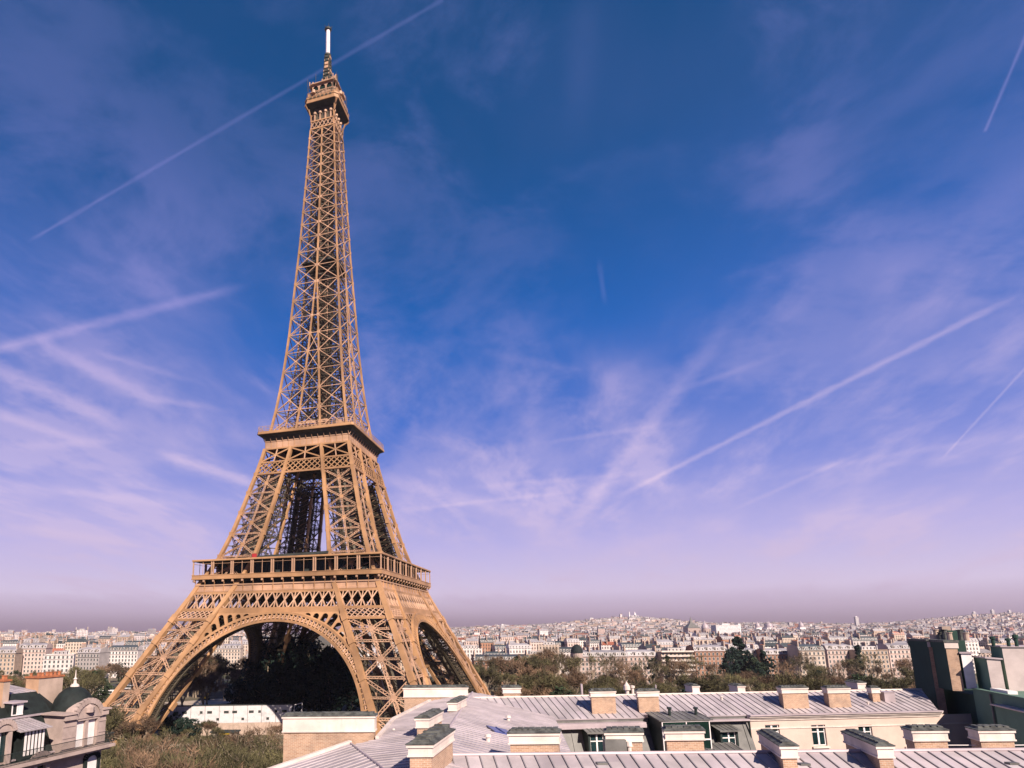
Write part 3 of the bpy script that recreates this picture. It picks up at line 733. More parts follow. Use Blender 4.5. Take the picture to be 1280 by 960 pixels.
    for r in QU:
        Rm = Matrix.Rotation(r, 4, 'Z')
        for i in range(6): x = -5.4+i*1.9; tp.box(x, -G3-.16, 277.45, x+1.25, -G3-.05, 278.2, 2, Rm)
    tp.build('top_platform', iron, T)
    cg = MB()
    ring8(cg, [(6.6, 278.5), (6.6, 282.0)], 1.2, 1)
    for r in QU:
        Rm = Matrix.Rotation(r, 4, 'Z')
        for i in range(15):
            x = -6.4+i*.914; cg.box(x-.05, -7.75, 278.5, x+.05, -7.65, 281.4, 0, Rm)
        for z in (279.6, 281.4): cg.bar(Rm @ Vector((-6.5, -7.7, z)), Rm @ Vector((6.5, -7.7, z)), .12, mi=0)
        cg.bar(Rm @ Vector((-6.5, -7.7, 281.4)), Rm @ Vector((-7.7, -6.5, 281.4)), .12, mi=0)
        for j in range(8):
            x = -6+j*1.7+R_.uniform(-.4, .4); w_ = R_.uniform(.3, .7); cg.box(x-w_, -7.5, 278.5, x+w_, -6.7, 279.6+R_.uniform(.2, 1.7), R_.choice((0, 2)), Rm)
    cg.build('viewing_cage', [M['iron_pale'], M['iron_shade'], M['iron']], T)
    up = MB()
    ring8(up, [(6.9, 282.0), (7.0, 282.5), (6.4, 282.6)], 1.6, 0)
    ring8(up, [(5.6, 282.5), (5.6, 286.6)], 1.4, 1)
    for r in QU:
        Rm = Matrix.Rotation(r, 4, 'Z')
        for i in range(3):                                  # arched bays under the roof
            xc = -3.4+i*3.4
            P0 = [(xc+1.25*cos(pi*k/10), 284.6+1.4*sin(pi*k/10)) for k in range(11)]
            up.face([Rm @ Vector((xc-1.7, -6.0, 282.6)), Rm @ Vector((xc-1.25, -6.0, 282.6)), Rm @ Vector((xc-1.25, -6.0, 284.6)), Rm @ Vector((xc-1.7, -6.0, 286.6))], mi=0)
            up.face([Rm @ Vector((xc+1.25, -6.0, 282.6)), Rm @ Vector((xc+1.7, -6.0, 282.6)), Rm @ Vector((xc+1.7, -6.0, 286.6)), Rm @ Vector((xc+1.25, -6.0, 284.6))], mi=0)
            for k in range(10):
                (xa, za), (xb, zb) = P0[k], P0[k+1]
                up.face([Rm @ Vector((xa, -6.0, za)), Rm @ Vector((xc+1.7-3.4*k/10, -6.0, 286.6)), Rm @ Vector((xc+1.7-3.4*(k+1)/10, -6.0, 286.6)), Rm @ Vector((xb, -6.0, zb))], mi=0)
    ring8(up, [(5.9, 286.5), (6.9, 286.6), (6.9, 287.0), (3.0, 288.2), (2.2, 290.5), (1.6, 292.5)], 1.5, 0)
    for r in QU:
        Rm = Matrix.Rotation(r, 4, 'Z')
        for j in range(9):
            x = R_.uniform(-6.3, 6.3); h = R_.uniform(.8, 3.2); w_ = R_.uniform(.12, .45)
            up.box(x-w_, -6.6, 286.9, x+w_, -6.6+2*w_, 286.9+h, R_.choice((0, 0, 2)), Rm)
        for j in range(5):
            x = R_.uniform(-3, 3); h = R_.uniform(1, 4); up.box(x-.3, -3.2, 287.6, x+.3, -2.6, 288+h, R_.choice((0, 2)), Rm)
        for (x, y, z0, h) in ((-6.9, -7.2, 283, 6.5), (5.8, -7.0, 282, 5), (-3.2, -6.4, 287, 5.2)):
            p = Rm @ Vector((x, y, z0)); up.bar(p, p+Vector((0, 0, h)), .14, mi=2)
        up.lathe([(.0, 280.2), (.9, 280.3), (.9, 281.8), (0, 282)], (Rm @ Vector((7.9, -3.5, 0))).x, (Rm @ Vector((7.9, -3.5, 0))).y, 10, 0)
    up.build('summit_lantern', [M['iron_pale'], M['darkglass'], M['iron_shade']], T)
    an = MB()
    for r in QU:
        Rm = Matrix.Rotation(r, 4, 'Z')
        for z0 in range(289, 307, 2):
            t = (z0-289)/18; c0 = 1.75-.75*t; c1 = 1.75-.75*(t+2/18)
            an.bar(Rm @ Vector((-c0, -c0, z0)), Rm @ Vector((-c1, -c1, z0+2)), .3, mi=0)
            an.bar(Rm @ Vector((-c0, -c0, z0)), Rm @ Vector((c1, -c1, z0+2)), .2, mi=0); an.bar(Rm @ Vector((-c0, -c0, z0+1)), Rm @ Vector((c0, -c0, z0+1)), .5, .7, mi=R_.choice((0, 1)))
            an.box(-c0*.7, -c0-.45, z0+.2, c0*.7, -c0, z0+1.5, R_.choice((0, 0, 1)), Rm)
    an.lathe([(.7, 306.8), (1.6, 307), (1.6, 307.8), (.9, 308)], 0, 0, 12, 0)
    A = an.build('antenna', [M['antenna_dark'], M['iron_pale']], T)
    aw = MB(); aw.lathe([(1.0, 307.6), (1.0, 314.2), (1.05, 314.25), (1.05, 314.5), (1.0, 314.55), (.95, 321.6), (.6, 321.8)], 0, 0, 14)
    aw.build('white_radome', M['antenna_white'], A, smooth=False)
    at_ = MB(); at_.lathe([(.6, 321.5), (1.5, 321.7), (1.7, 322.4), (1.2, 322.7), (.9, 323.3), (.35, 324.0), (0, 324.2)], 0, 0, 12)
    for k in range(6): an_ = k*pi/3; at_.bar((1.4*cos(an_), 1.4*sin(an_), 322.2), (2.1*cos(an_), 2.1*sin(an_), 323.4), .18)
    at_.build('mast_tip', M['antenna_dark'], A)
    return T
tower()

# ------------------------------------------------------------------ site frames for the roofs around the camera
class Frame:
    """Local axes s (along), q (away), z (up) of one building; a pixel of the survey picture can be met with one of its planes."""
    def __init__(f, a, b, rot=0.0):
        f.o = W(a, b, 0); f.rz = -YAW+rot; f.t = Vector((cos(f.rz), sin(f.rz), 0)); f.n = Vector((-sin(f.rz), cos(f.rz), 0))
    def empty(f, name, label, cat, group=None): return thing(name, label, cat, f.o, f.rz, group)
    def loc(f, X): d = X-f.o; return Vector((d.dot(f.t), d.dot(f.n), X.z))
    def on_q(f, px, py, q):
        d = ray(px, py); t = (q-(CAM-f.o).dot(f.n))/d.dot(f.n); return f.loc(CAM+d*t)
    def on_s(f, px, py, s):
        d = ray(px, py); t = (s-(CAM-f.o).dot(f.t))/d.dot(f.t); return f.loc(CAM+d*t)
    def on_z(f, px, py, z):
        d = ray(px, py); t = (z-CAM.z)/d.z; return f.loc(CAM+d*t)

def seamed(mb, poly, direc, spacing, mi=0, ms=1, h=.05, w=.045, phase=.3, lip=0.0):
    """A planar metal roof sheet with standing seams laid on it."""
    P = [Vector(p) for p in poly]; n = Vector((0, 0, 0))
    for a, b in zip(P, P[1:]+P[:1]): n += a.cross(b)
    n.normalize()
    if n.z < 0: n = -n
    mb.col = (1, 1, 1); mb.face([p-n*.08 for p in reversed(P)], mi=mi)
    for a, b in zip(P, P[1:]+P[:1]): mb.face([a-n*.08, b-n*.08, b, a], mi=mi)
    d = Vector(direc); d = (d-n*d.dot(n)).normalized(); x = d.cross(n).normalized()
    us = [p.dot(x) for p in P]; u = min(us)+spacing*phase
    def cut(poly, ax, lo, keep_above):
        out = []
        for a, b in zip(poly, poly[1:]+poly[:1]):
            ua, ub = (a.dot(ax)-lo), (b.dot(ax)-lo)
            if not keep_above: ua, ub = -ua, -ub
            if ua >= 0: out.append(a)
            if (ua < 0) != (ub < 0): out.append(a+(b-a)*(ua/(ua-ub)))
        return out
    edges = [min(us)-1]; w_ = u
    while w_ < max(us): edges.append(w_); w_ += spacing
    edges.append(max(us)+1)
    for e0, e1 in zip(edges, edges[1:]):                        # one strip of sheets between two seams
        st = cut(cut(P, x, e0, True), x, e1, False)
        if len(st) < 3: continue
        vs = [p.dot(d) for p in st]; lo, hi = min(vs), max(vs); c0 = lo-R_.uniform(0, 2.4)
        while c0 < hi:
            c1 = c0+R_.uniform(1.8, 2.6); sh = cut(cut(st, d, c0, True), d, c1, False); c0 = c1
            if len(sh) < 3: continue
            t_ = R_.choice((R_.uniform(.93, 1.04), R_.uniform(.93, 1.04), R_.uniform(.78, 1.0))); mb.col = (t_, t_*R_.uniform(.985, 1.015), t_*R_.uniform(.985, 1.02)); mb.face(sh, mi=mi)
    mb.col = (1, 1, 1)
    while u < max(us):
        ts = []
        for a, b in zip(P, P[1:]+P[:1]):
            ua, ub = a.dot(x)-u, b.dot(x)-u
            if (ua < 0) != (ub < 0): ts.append(a+(b-a)*(ua/(ua-ub)))
        if len(ts) >= 2:
            ts.sort(key=lambda p: p.dot(d)); p, q = ts[0], ts[-1]
            if (q-p).length > .3:
                mb.bar(p+n*h/2+d*.03, q+n*h/2-d*.03, w, h, n, mi=ms, caps=True)
        u += spacing

def holed_wall(mb, s0, s1, z0, z1, q, holes, rev=.22, mi=0, face=-1):
    xs = sorted({s0, s1, *[h[0] for h in holes], *[h[1] for h in holes]}); zs = sorted({z0, z1, *[h[2] for h in holes], *[h[3] for h in holes]})
    for xa, xb in zip(xs, xs[1:]):
        for za, zb in zip(zs, zs[1:]):
            xm, zm = (xa+xb)/2, (za+zb)/2
            if any(h[0] < xm < h[1] and h[2] < zm < h[3] for h in holes): continue
            mb.face([(xa, q, za), (xb, q, za), (xb, q, zb), (xa, q, zb)], [(xa, za), (xb, za), (xb, zb), (xa, zb)], mi)
    for a, b, c, d in holes:
        for p, r in (((a, c), (b, c)), ((b, c), (b, d)), ((b, d), (a, d)), ((a, d), (a, c))):
            mb.face([(p[0], q, p[1]), (r[0], q, r[1]), (r[0], q+rev, r[1]), (p[0], q+rev, p[1])], mi=mi)

def window(parent, s0, s1, z0, z1, q, cross=.62, fw=.07, mullion=.09, rows=1, name='window', frame='white'):
    """Casement window set q metres back: white frame and mullions, glass pane behind."""
    mb = MB()
    for x in (s0, s1-fw): mb.box(x, q, z0, x+fw, q+.07, z1)
    for z in (z0, z1-fw): mb.box(s0+fw, q, z, s1-fw, q+.07, z+fw)
    xm = (s0+s1)/2; mb.box(xm-mullion/2, q-.02, z0+fw, xm+mullion/2, q+.06, z1-fw)
    for k in range(rows):
        zc = z0+(z1-z0)*(cross if rows == 1 else (k+1)/(rows+1))
        mb.box(s0+fw, q+.005, zc-.035, xm-mullion/2, q+.06, zc+.035); mb.box(xm+mullion/2, q+.005, zc-.035, s1-fw, q+.06, zc+.035)
    o = mb.build(name, M[frame], parent)
    g_ = MB(); g_.face([(s0+fw*.5, q+.04, z0+fw*.5), (s1-fw*.5, q+.04, z0+fw*.5), (s1-fw*.5, q+.04, z1-fw*.5), (s0+fw*.5, q+.04, z1-fw*.5)])
    g_.build('pane', M['glass'], o)
    return o

def chimney(parent, s0, s1, q0, q1, zb, zt, rot=radians(-20), cap='slab', band=.5, label=None):
    """Brick stack, painted cornice and mossy cap; rot turns it about its front-left corner."""
    capt = .12
    Sh = Matrix.Identity(4); Sh[0][1] = math.tan(-rot)          # party walls run askew to the ridge, so stacks are skewed
    Rm = Matrix.Translation((s0, q0, 0)) @ Sh
    w, d = s1-s0, q1-q0
    mb = MB(); mb.box(0, 0, zb, w, d, zt-capt-band, 0, Rm)
    st = mb.build('chimney', M['brick'], parent)
    if label: st['label'] = label
    cb = MB(); z0 = zt-capt-band
    cb.box(-.05, -.05, z0, w+.05, d+.05, zt-capt-.11, 0, Rm); cb.box(-.11, -.11, zt-capt-.107, w+.11, d+.11, zt-capt, 0, Rm)
    cb.box(-.09, -.09, z0-.07, w+.09, d+.09, z0+.002, 0, Rm)
    cb.build('cornice', M['cornice'], st)
    cp = MB(); e = .13
    z1 = zt-capt+.002
    prof = [(e, z1), (e+.01, z1+.045), (e-.10, z1+.085)]
    rows = [[Rm @ Vector(p) for p in ((-o, -o, z), (w+o, -o, z), (w+o, d+o, z), (-o, d+o, z))] for o, z in prof]
    cp.grid(rows, True)
    if d > w: r1, r2 = Rm @ Vector((w/2, min(.3, d/3), zt+.09)), Rm @ Vector((w/2, d-min(.3, d/3), zt+.09)); t = rows[-1]; cp.face([t[0], t[1], r1]); cp.face([t[1], t[2], r2, r1]); cp.face([t[2], t[3], r2]); cp.face([t[3], t[0], r1, r2])
    else: r1, r2 = Rm @ Vector((.25, d/2, zt+.09)), Rm @ Vector((w-.25, d/2, zt+.09)); t = rows[-1]; cp.face([t[0], t[1], r2, r1]); cp.face([t[1], t[2], r2]); cp.face([t[2], t[3], r1, r2]); cp.face([t[3], t[0], r1])
    cp.face(list(reversed(rows[0])))
    n = max(3, int(max(w, d)/.28))
    for i in range(n):                                         # overlapping ridge tiles of the cap
        t = (i+.5)/n; h = .012*(i % 2)+(.05*((i*7) % 3) if label else 0)
        if d > w: cp.box(w*.12, d*t-.12, zt-.03, w*.88, d*t+.115, zt+.05+h, 0, Rm)
        else: cp.box(w*t-.12, d*.12, zt-.03, w*t+.115, d*.88, zt+.06+h, 0, Rm)
    cp.build('cap', M['capslate'], st)
    return st

def vent(parent, p, r=.13, h=.3, name='roof_vent'):
    mb = MB(); mb.lathe([(r, p[2]-.1), (r, p[2]+h*.6), (r*1.6, p[2]+h*.6), (r*1.3, p[2]+h), (0, p[2]+h*1.1)], p[0], p[1], 10)
    return mb.build(name, M['cornice'], parent)

# ---- left wing: broad, nearly flat zinc roof running away from the camera
def left_wing():
    F = Frame(0, 0); F = Frame(3.0, 40.0)
    T = F.empty('zinc_roofed_building', 'broad zinc roofed building with a row of skewed brick chimneys running towards the tower', 'building')
    off = Vector((3, 40, 0)); L = lambda a, b, z: Vector((a, b, z))-off
    e = Vector((.9787, -.2051, 0)); P0 = Vector((1.6, 26.5, 0))
    def zr(a, b): dd = (Vector((a, b, 0))-P0).dot(e); return 33.2-(.2*dd if dd > 0 else -.13*dd)
    def rp(a, b): return L(a, b, zr(a, b))
    def rd(dist, b): a = P0.x+(dist+(b-P0.y)*.2051)/.9787; return a
    rb = MB()
    right = [L(rd(0, 23.5), 23.5, 33.2), L(rd(6.8, 26), 26, 33.2-1.36), L(rd(6.8, 54), 54, 33.2-1.36), L(rd(3.4, 60), 60, 33.2-.68), L(rd(0, 59), 59, 33.2)]
    seamed(rb, right, (.9787, -.2051, -.2), .62, 0, 0, .035, .03)
    A = L(-1.65, 36.5, 32.62); H = L(.4, 26.9, 33.03); Lp = L(-6.65, 32, 31.7); B1 = L(-5.6, 21.5, 31.95+.16)
    n = (Lp-A).cross(H-A); B1.z = A.z-((B1.x-A.x)*n.x+(B1.y-A.y)*n.y)/n.z
    left = [rp(rd(0, 23.5), 23.5), rp(rd(0, 59), 59), rp(4.4, 56.2), rp(1.0, 46), rp(-.1, 37.6), rp(-1.65, 36.5), rp(.4, 26.9), rp(.2, 23.5)]
    for p in left: p.z -= .004
    seamed(rb, left, (-.9787, .2051, -.13), .62, 0, 0, .035, .03)
    seamed(rb, [A, Lp, B1, H], (-.7, -.5, -.2), .65, 0, 0, .035, .03)
    rb.build('roof', [M['zincsheet'], M['zincseam']], T)
    vg = MB()                                                   # pale verge flashings and the ridge roll
    vg.bar(A+Vector((0, .1, .05)), Lp+Vector((0, .1, .05)), .22, .2, mi=0, caps=True)
    for p, q in ((rp(-.1, 37.6), rp(1.0, 46)), (rp(1.0, 46), rp(4.4, 56.2))): vg.bar(p+Vector((-.08, 0, .05)), q+Vector((-.08, 0, .05)), .2, .16, mi=0, caps=True)
    vg.build('verge', M['cornice'], T)
    rr = MB(); rr.tube([L(rd(0, 23.5), 23.5, 33.22), L(rd(0, 59), 59, 33.22)], .07, 8); rr.tube([A+Vector((0, 0, .02)), H+Vector((0, 0, .02))], .06, 8); rr.build('ridge_roll', M['zinc'], T)
    wl = MB(); O = [B1, Lp, A, rp(-.1, 37.6), rp(1.0, 46), rp(4.4, 56.2), rp(rd(0, 59), 59), L(rd(3.4, 60), 60, 0), L(rd(6.8, 54), 54, 0), L(rd(6.8, 26), 26, 0)]
    top = [p.copy() for p in O]
    for p, z in zip(top[-3:], (32.5, 31.8, 31.8)): p.z = z
    for p in top: p.z -= .1
    for i in range(len(O)):
        a, b = top[i], top[(i+1) % len(O)]; w_ = (b-a).length
        wl.face([(a.x, a.y, 0), (b.x, b.y, 0), b, a])
    wl.build('wall', M['cream'], T)
    def ch(px0, px1, py, b, dep, zb, zt, rot=radians(-18), **k):
        p0 = F.on_q(px0, py, b-40); p1 = F.on_q(px1, py, b-40); return chimney(T, p0.x, p1.x, b-40, b-40+dep, zb, zt if zt else p0.z, rot, **k)
    ch(355, 467, 893, 37.6, .75, 27, None, radians(-8), band=.8)
    ch(505, 584, 858, 57.0, .8, 30, None, radians(-8), band=.75)
    ch(512, 539, 927, 26.0, 3.6, 30.5, None, radians(-19), band=.38, label='large brick chimney nearest the camera with a broken mossy cap')
    ch(521, 535, 895, 36.2, 3.0, 31.5, None, radians(-19), band=.45)
    ch(561, 570, 876, 45.5, 3.2, 31.5, None, radians(-19), band=.5)
    ch(629, 650, 858, 56.5, 1.0, 31, None, radians(-8), band=.4)
    q_ = F.on_z(626, 914, zr(7.6, 40)+.10)
    pn = MB(); a, b = q_.x+3, q_.y+40
    P = [Vector((q_.x+dx, q_.y+dy, zr(a+dx, b+dy)+.12)) for dx, dy in ((-.5, -.7), (.62, -.9), (.42, .65), (-.75, .8))]
    pn.face(P); pn.face([p-Vector((0, 0, .1)) for p in reversed(P)])
    for i in range(4): pn.face([P[i]-Vector((0, 0, .1)), P[(i+1) % 4]-Vector((0, 0, .1)), P[(i+1) % 4], P[i]])
    pn.bar((P[0]+P[1])/2+Vector((0, 0, .02)), (P[2]+P[3])/2+Vector((0, 0, .02)), .06, .05); pn.build('roof_window', M['solar'], T)
    for px, py in ((635.5, 901), (610, 926), (492, 914)):
        p = F.on_z(px, py, 32.4); p = F.on_z(px, py, zr(p.x+3, p.y+40)); vent(T, p, .12 if px > 500 else .06, .34 if px > 500 else .15)
left_wing()

# ---- cream wing across the courtyard
def cream_wing():
    F = Frame(13, 52, radians(6.97))
    T = F.empty('courtyard_wing', 'cream rendered courtyard wing under a long standing seam zinc roof with four brick chimneys', 'building')
    ZE, SL, QR = 31.7, .36, 3.8; ZR = ZE+SL*QR
    sF = F.on_q(934.5, 892, 0).x; sE = F.on_q(1173, 889, 0).x; sR = F.on_q(1152, 862, QR).x
    rb = MB()
    seamed(rb, [(-6, 0, ZE), (sE, 0, ZE), (sR, QR, ZR), (-6, QR, ZR)], (0, -1, -SL), .60, 0, 1, .055, .05)
    seamed(rb, [(-6, QR, ZR-.004), (sR, QR, ZR-.004), (sR+1, 8, ZR-1.6), (-6, 8, ZR-1.6)], (0, 1, -SL), .60, 0, 1)
    rb.build('roof', [M['zincsheet'], M['zincseam']], T)
    rr = MB(); rr.tube([(-6, QR, ZR+.03), (sR, QR, ZR+.03)], .08, 8); rr.build('ridge_roll', M['cornice'], T)
    # facade
    wins = []
    for px in (965, 1022.5, 1080.8, 1137):
        p = F.on_q(px, 906, 0); b_ = F.on_q(px, 932.5, 0); wins.append((p.x-.64, p.x+.64, b_.z, p.z))
    sW = F.on_q(1215, 900, 0).x
    wb = MB(); holed_wall(wb, sF, sW, 24, ZE-.32, 0, wins)
    wb.box(sF, .002, 0, sW, 7.5, 23.99); wb.face([(sF, 0, 24), (sF, 7.5, 24), (sF, 7.5, ZE-.3), (sF, 0, ZE-.3)])
    wb.box(sF-.002, -.05, 24, sF+.75, -.002, ZE-1.1)
    wb.build('wall', M['cream'], T)
    cb = MB(); zc = ZE-.12
    for z0, z1, d in ((zc-.34, zc-.2, .10), (zc-.2, zc-.07, .2), (zc-.07, zc+.06, .34)): cb.box(sF-.1, -d, z0, sE+.05, 0.02, z1)
    cb.box(sF-.05, -.06, zc-1.02, sE+3, -.002, zc-.92)
    cb.build('cornice', M['cornice'], T)
    gt = MB(); gt.box(sF-.1, -.46, zc+.06, sE, -.04, zc+.17); gt.build('gutter', M['zinc'], T)
    for w_ in wins:
        o = window(T, w_[0]+.02, w_[1]-.02, w_[2]+.02, w_[3]-.02, .12, .66, .07, .15)
        s_ = MB(); s_.box(w_[0]-.14, -.14, w_[2]-.17, w_[1]+.14, .0, w_[2]-.03); s_.build('sill', M['cornice'], o)
    # mansard half of the wing: gutter, steep weathered zinc, dormers
    mb = MB(); z0, z1, q0, q1 = 25.5, 31.1, -1.9, .1
    mb.face([(-1, q0, z0), (sF-.03, q0, z0), (sF-.03, q1, z1), (-1, q1, z1)]); mb.box(-1, q0+.3, 0, sF-.03, 7, z0)
    mb.face([(-1, q1, z1), (sF-.03, q1, z1), (sF-.03, .1, ZE-.05), (-1, .1, ZE-.05)])
    for i in range(14): s = -.5+i*1.35; mb.bar((s, q0-.03, z0), (s, q1-.03, z1), .05, .06, (0, -1, 0))
    mb.build('mansard', M['zincdark'], T)
    gt = MB(); s1 = F.on_q(806, 905, -.3).x
    gt.box(-.2, -.55, 31.28, s1, .1, 31.42); gt.box(-.2, -.6, 31.02, s1, -.47, 31.28); gt.build('gutter', M['zinc'], T)
    gt = MB(); gt.box(s1+5.3, -.42, 31.3, sF-.15, .1, 31.44); gt.build('gutter', M['zinc'], T)
    dn = MB(); dn.tube([(sF-.12, -.25, 31.4), (sF-.12, -.25, 24)], .07, 8); dn.build('downpipe', M['ironwork'], T)
    def dormer(px0, px1, py0, py1, q, hood, name='dormer'):
        a, b = F.on_q(px0, py0, q), F.on_q(px1, py1, q); s0, s1, zt, zb = a.x, b.x, a.z, b.z
        d = MB(); fr = .16
        d.box(s0-fr, q, zb-.5, s0, q+2.2, zt+.12); d.box(s1, q, zb-.5, s1+fr, q+2.2, zt+.12); d.box(s0, q, zt, s1, q+2.2, zt+.12); d.box(s0, q, zb-.5, s1, q+.4, zb)
        o = d.build(name, M['ironwork'], T)
        h = MB(); y = q-.28; h.face([(s0-fr-.2, y, zt+.13), (s1+fr+.2, y, zt+.13), (s1+fr+.1, q+1.9, zt+.62), (s0-fr-.1, q+1.9, zt+.62)])
        h.face([(s0-fr-.2, y, zt+.08), (s1+fr+.2, y, zt+.08), (s1+fr+.1, q+1.9, zt+.57), (s0-fr-.1, q+1.9, zt+.57)]); h.box(s0-fr-.2, y-.03, zt+.04, s1+fr+.2, y, zt+.16)
        for i in range(4): x = s0-fr+(s1-s0+2*fr)*(i+.5)/4; h.bar((x, y, zt+.15), (x, q+1.9, zt+.64), .04)
        h.build('hood', M['zincdark'], o)
        window(o, s0+.01, s1-.01, zb+.01, zt-.01, q+.12, .6, .06, .12)
        return o
    dormer(737.5, 756.5, 917.5, 941, -1.15, 1); dormer(902.5, 922, 915, 934, -1.0, 1)
    # wide studio dormer
    q = -1.9; a, b = F.on_q(827, 900.5, q), F.on_q(891, 942, q); s0, s1, zt = a.x, b.x, a.z; zb = b.z-2.2
    d = MB(); d.box(s0, q+.1, zb, s0+.12, .1, zt-.05); d.box(s1-.12, q+.1, zb, s1, .1, zt-.05); d.box(s0+.12, q+1.5, zb, s1-.12, q+1.6, zt-.05)
    d.face([(s0, q+.1, zt-.05), (s0, .1, zt-.05), (s0, .1, zt+.3)]); d.face([(s1, q+.1, zt-.05), (s1, .1, zt-.05), (s1, .1, zt+.3)])
    D = d.build('studio_dormer', M['ironwork'], T); D['label'] = 'wide dark glazed dormer with a low seamed roof'
    rf = MB(); seamed(rf, [(s0-.25, q-.1, zt), (s1+.25, q-.1, zt), (s1+.2, .1, zt+.40), (s0-.2, .1, zt+.40)], (0, -1, -.2), .55, 0, 1); rf.build('dormer_roof', [M['zincdark'], M['zincseam']], D)
    fr = MB(); w_ = .07
    for x in (s0, s0+(s1-s0)*.5, s1-w_): fr.box(x, q, zb, x+w_, q+.08, zt-.06)
    fr.box(s0, q-.004, zt-.16, s1, q+.076, zt-.06); fr.box(s0, q-.004, zt-1.55, s1, q+.076, zt-1.45)
    for x in (s0+(s1-s0)*.25, s0+(s1-s0)*.75): fr.box(x, q+.002, zb, x+.04, q+.06, zt-1.5)
    fr.build('glazing_frame', M['white'], D)
    pn = MB(); pn.face([(s0+.02, q+.05, zb), (s1-.02, q+.05, zb), (s1-.02, q+.05, zt-.1), (s0+.02, q+.05, zt-.1)]); pn.build('pane', M['darkglass'], D)
    for px in (837, 870):
        p = F.on_q(px, 892, -.9); m_ = MB(); m_.lathe([(.11, p.z-.6), (.11, p.z+.35), (.18, p.z+.36), (.18, p.z+.5), (0, p.z+.52)], p.x, p.y, 10); m_.build('flue', M['ironwork'], D)
    lt = MB(); p0, p1 = F.on_q(879, 934, -2.6), F.on_q(934, 941, -2.6)
    seamed(lt, [(p0.x, -3.6, p0.z-.7), (p1.x, -3.6, p0.z-.7), (p1.x, -.9, p0.z), (p0.x, -.9, p0.z)], (0, -1, -.2), .55, 0, 1); lt.build('lean_to_roof', [M['zincdark'], M['zincseam']], T)
    # chimneys on the slope
    for x0, x1, y0, q, dep in ((738.5, 768.5, 862.5, .75, .85), (797, 822.5, 862.5, .75, .85), (977, 1008.5, 858.5, .85, .9), (1034, 1061, 858.5, .85, .9), (1089, 1098, 858.5, 1.7, .7)):
        p0, p1 = F.on_q(x0, y0, q), F.on_q(x1, y0, q); chimney(T, p0.x, p1.x, q, q+dep, ZE-.2, p0.z, band=.36)
    for x0, x1, y0, q, dep, r in ((865.5, 873, 856, 5.2, 1.6, -12), (922, 930, 856, 5.2, 1.6, -12), (1071.5, 1080.5, 852, 5.6, 1.6, -12)):
        p0, p1 = F.on_q(x0, y0, q), F.on_q(x1, y0, q); chimney(T, p0.x, p1.x, q, q+dep, ZE-.2, p0.z, radians(r), band=.5)
    bx = MB(); p0, p1 = F.on_q(1105, 866, 1.6), F.on_q(1120, 878, 1.6); bx.box(p0.x, 1.6, ZE, p1.x, 2.5, p0.z); bx.box(p0.x-.05, 1.55, p0.z, p1.x+.05, 2.55, p0.z+.06); bx.build('roof_hatch', M['zinc'], T)
    for px, py, h, r in ((727.5, 868, .85, .1), (820.5, 868, .8, .06)):
        p = F.on_q(px, py, QR+.2); m_ = MB(); m_.lathe([(r, ZR-.4), (r, p.z+h), (r*1.2, p.z+h), (0, p.z+h+.05)], p.x, p.y, 8); m_.build('flue', M['zinc'], T)
    for px, py in ((784, 866), (791, 866)):
        p = F.on_q(px, py, QR+.5); m_ = MB(); m_.lathe([(.16, ZR-.4), (.16, p.z+.2), (.3, p.z+.25), (.26, p.z+.6), (.08, p.z+.85), (0, p.z+1.0)] if px < 790 else [(.12, ZR-.4), (.12, p.z+.4), (.2, p.z+.42), (.2, p.z+.6), (0, p.z+.65)], p.x, p.y, 10); m_.build('chimney_cowl', M['cornice'], T)
    for px, py in ((902, 873), (945, 884), (1085, 879)):
        p = F.on_z(px, py, 32.2); p = F.on_z(px, py, ZE+SL*p.y); vent(T, p, .07, .12)
cream_wing()

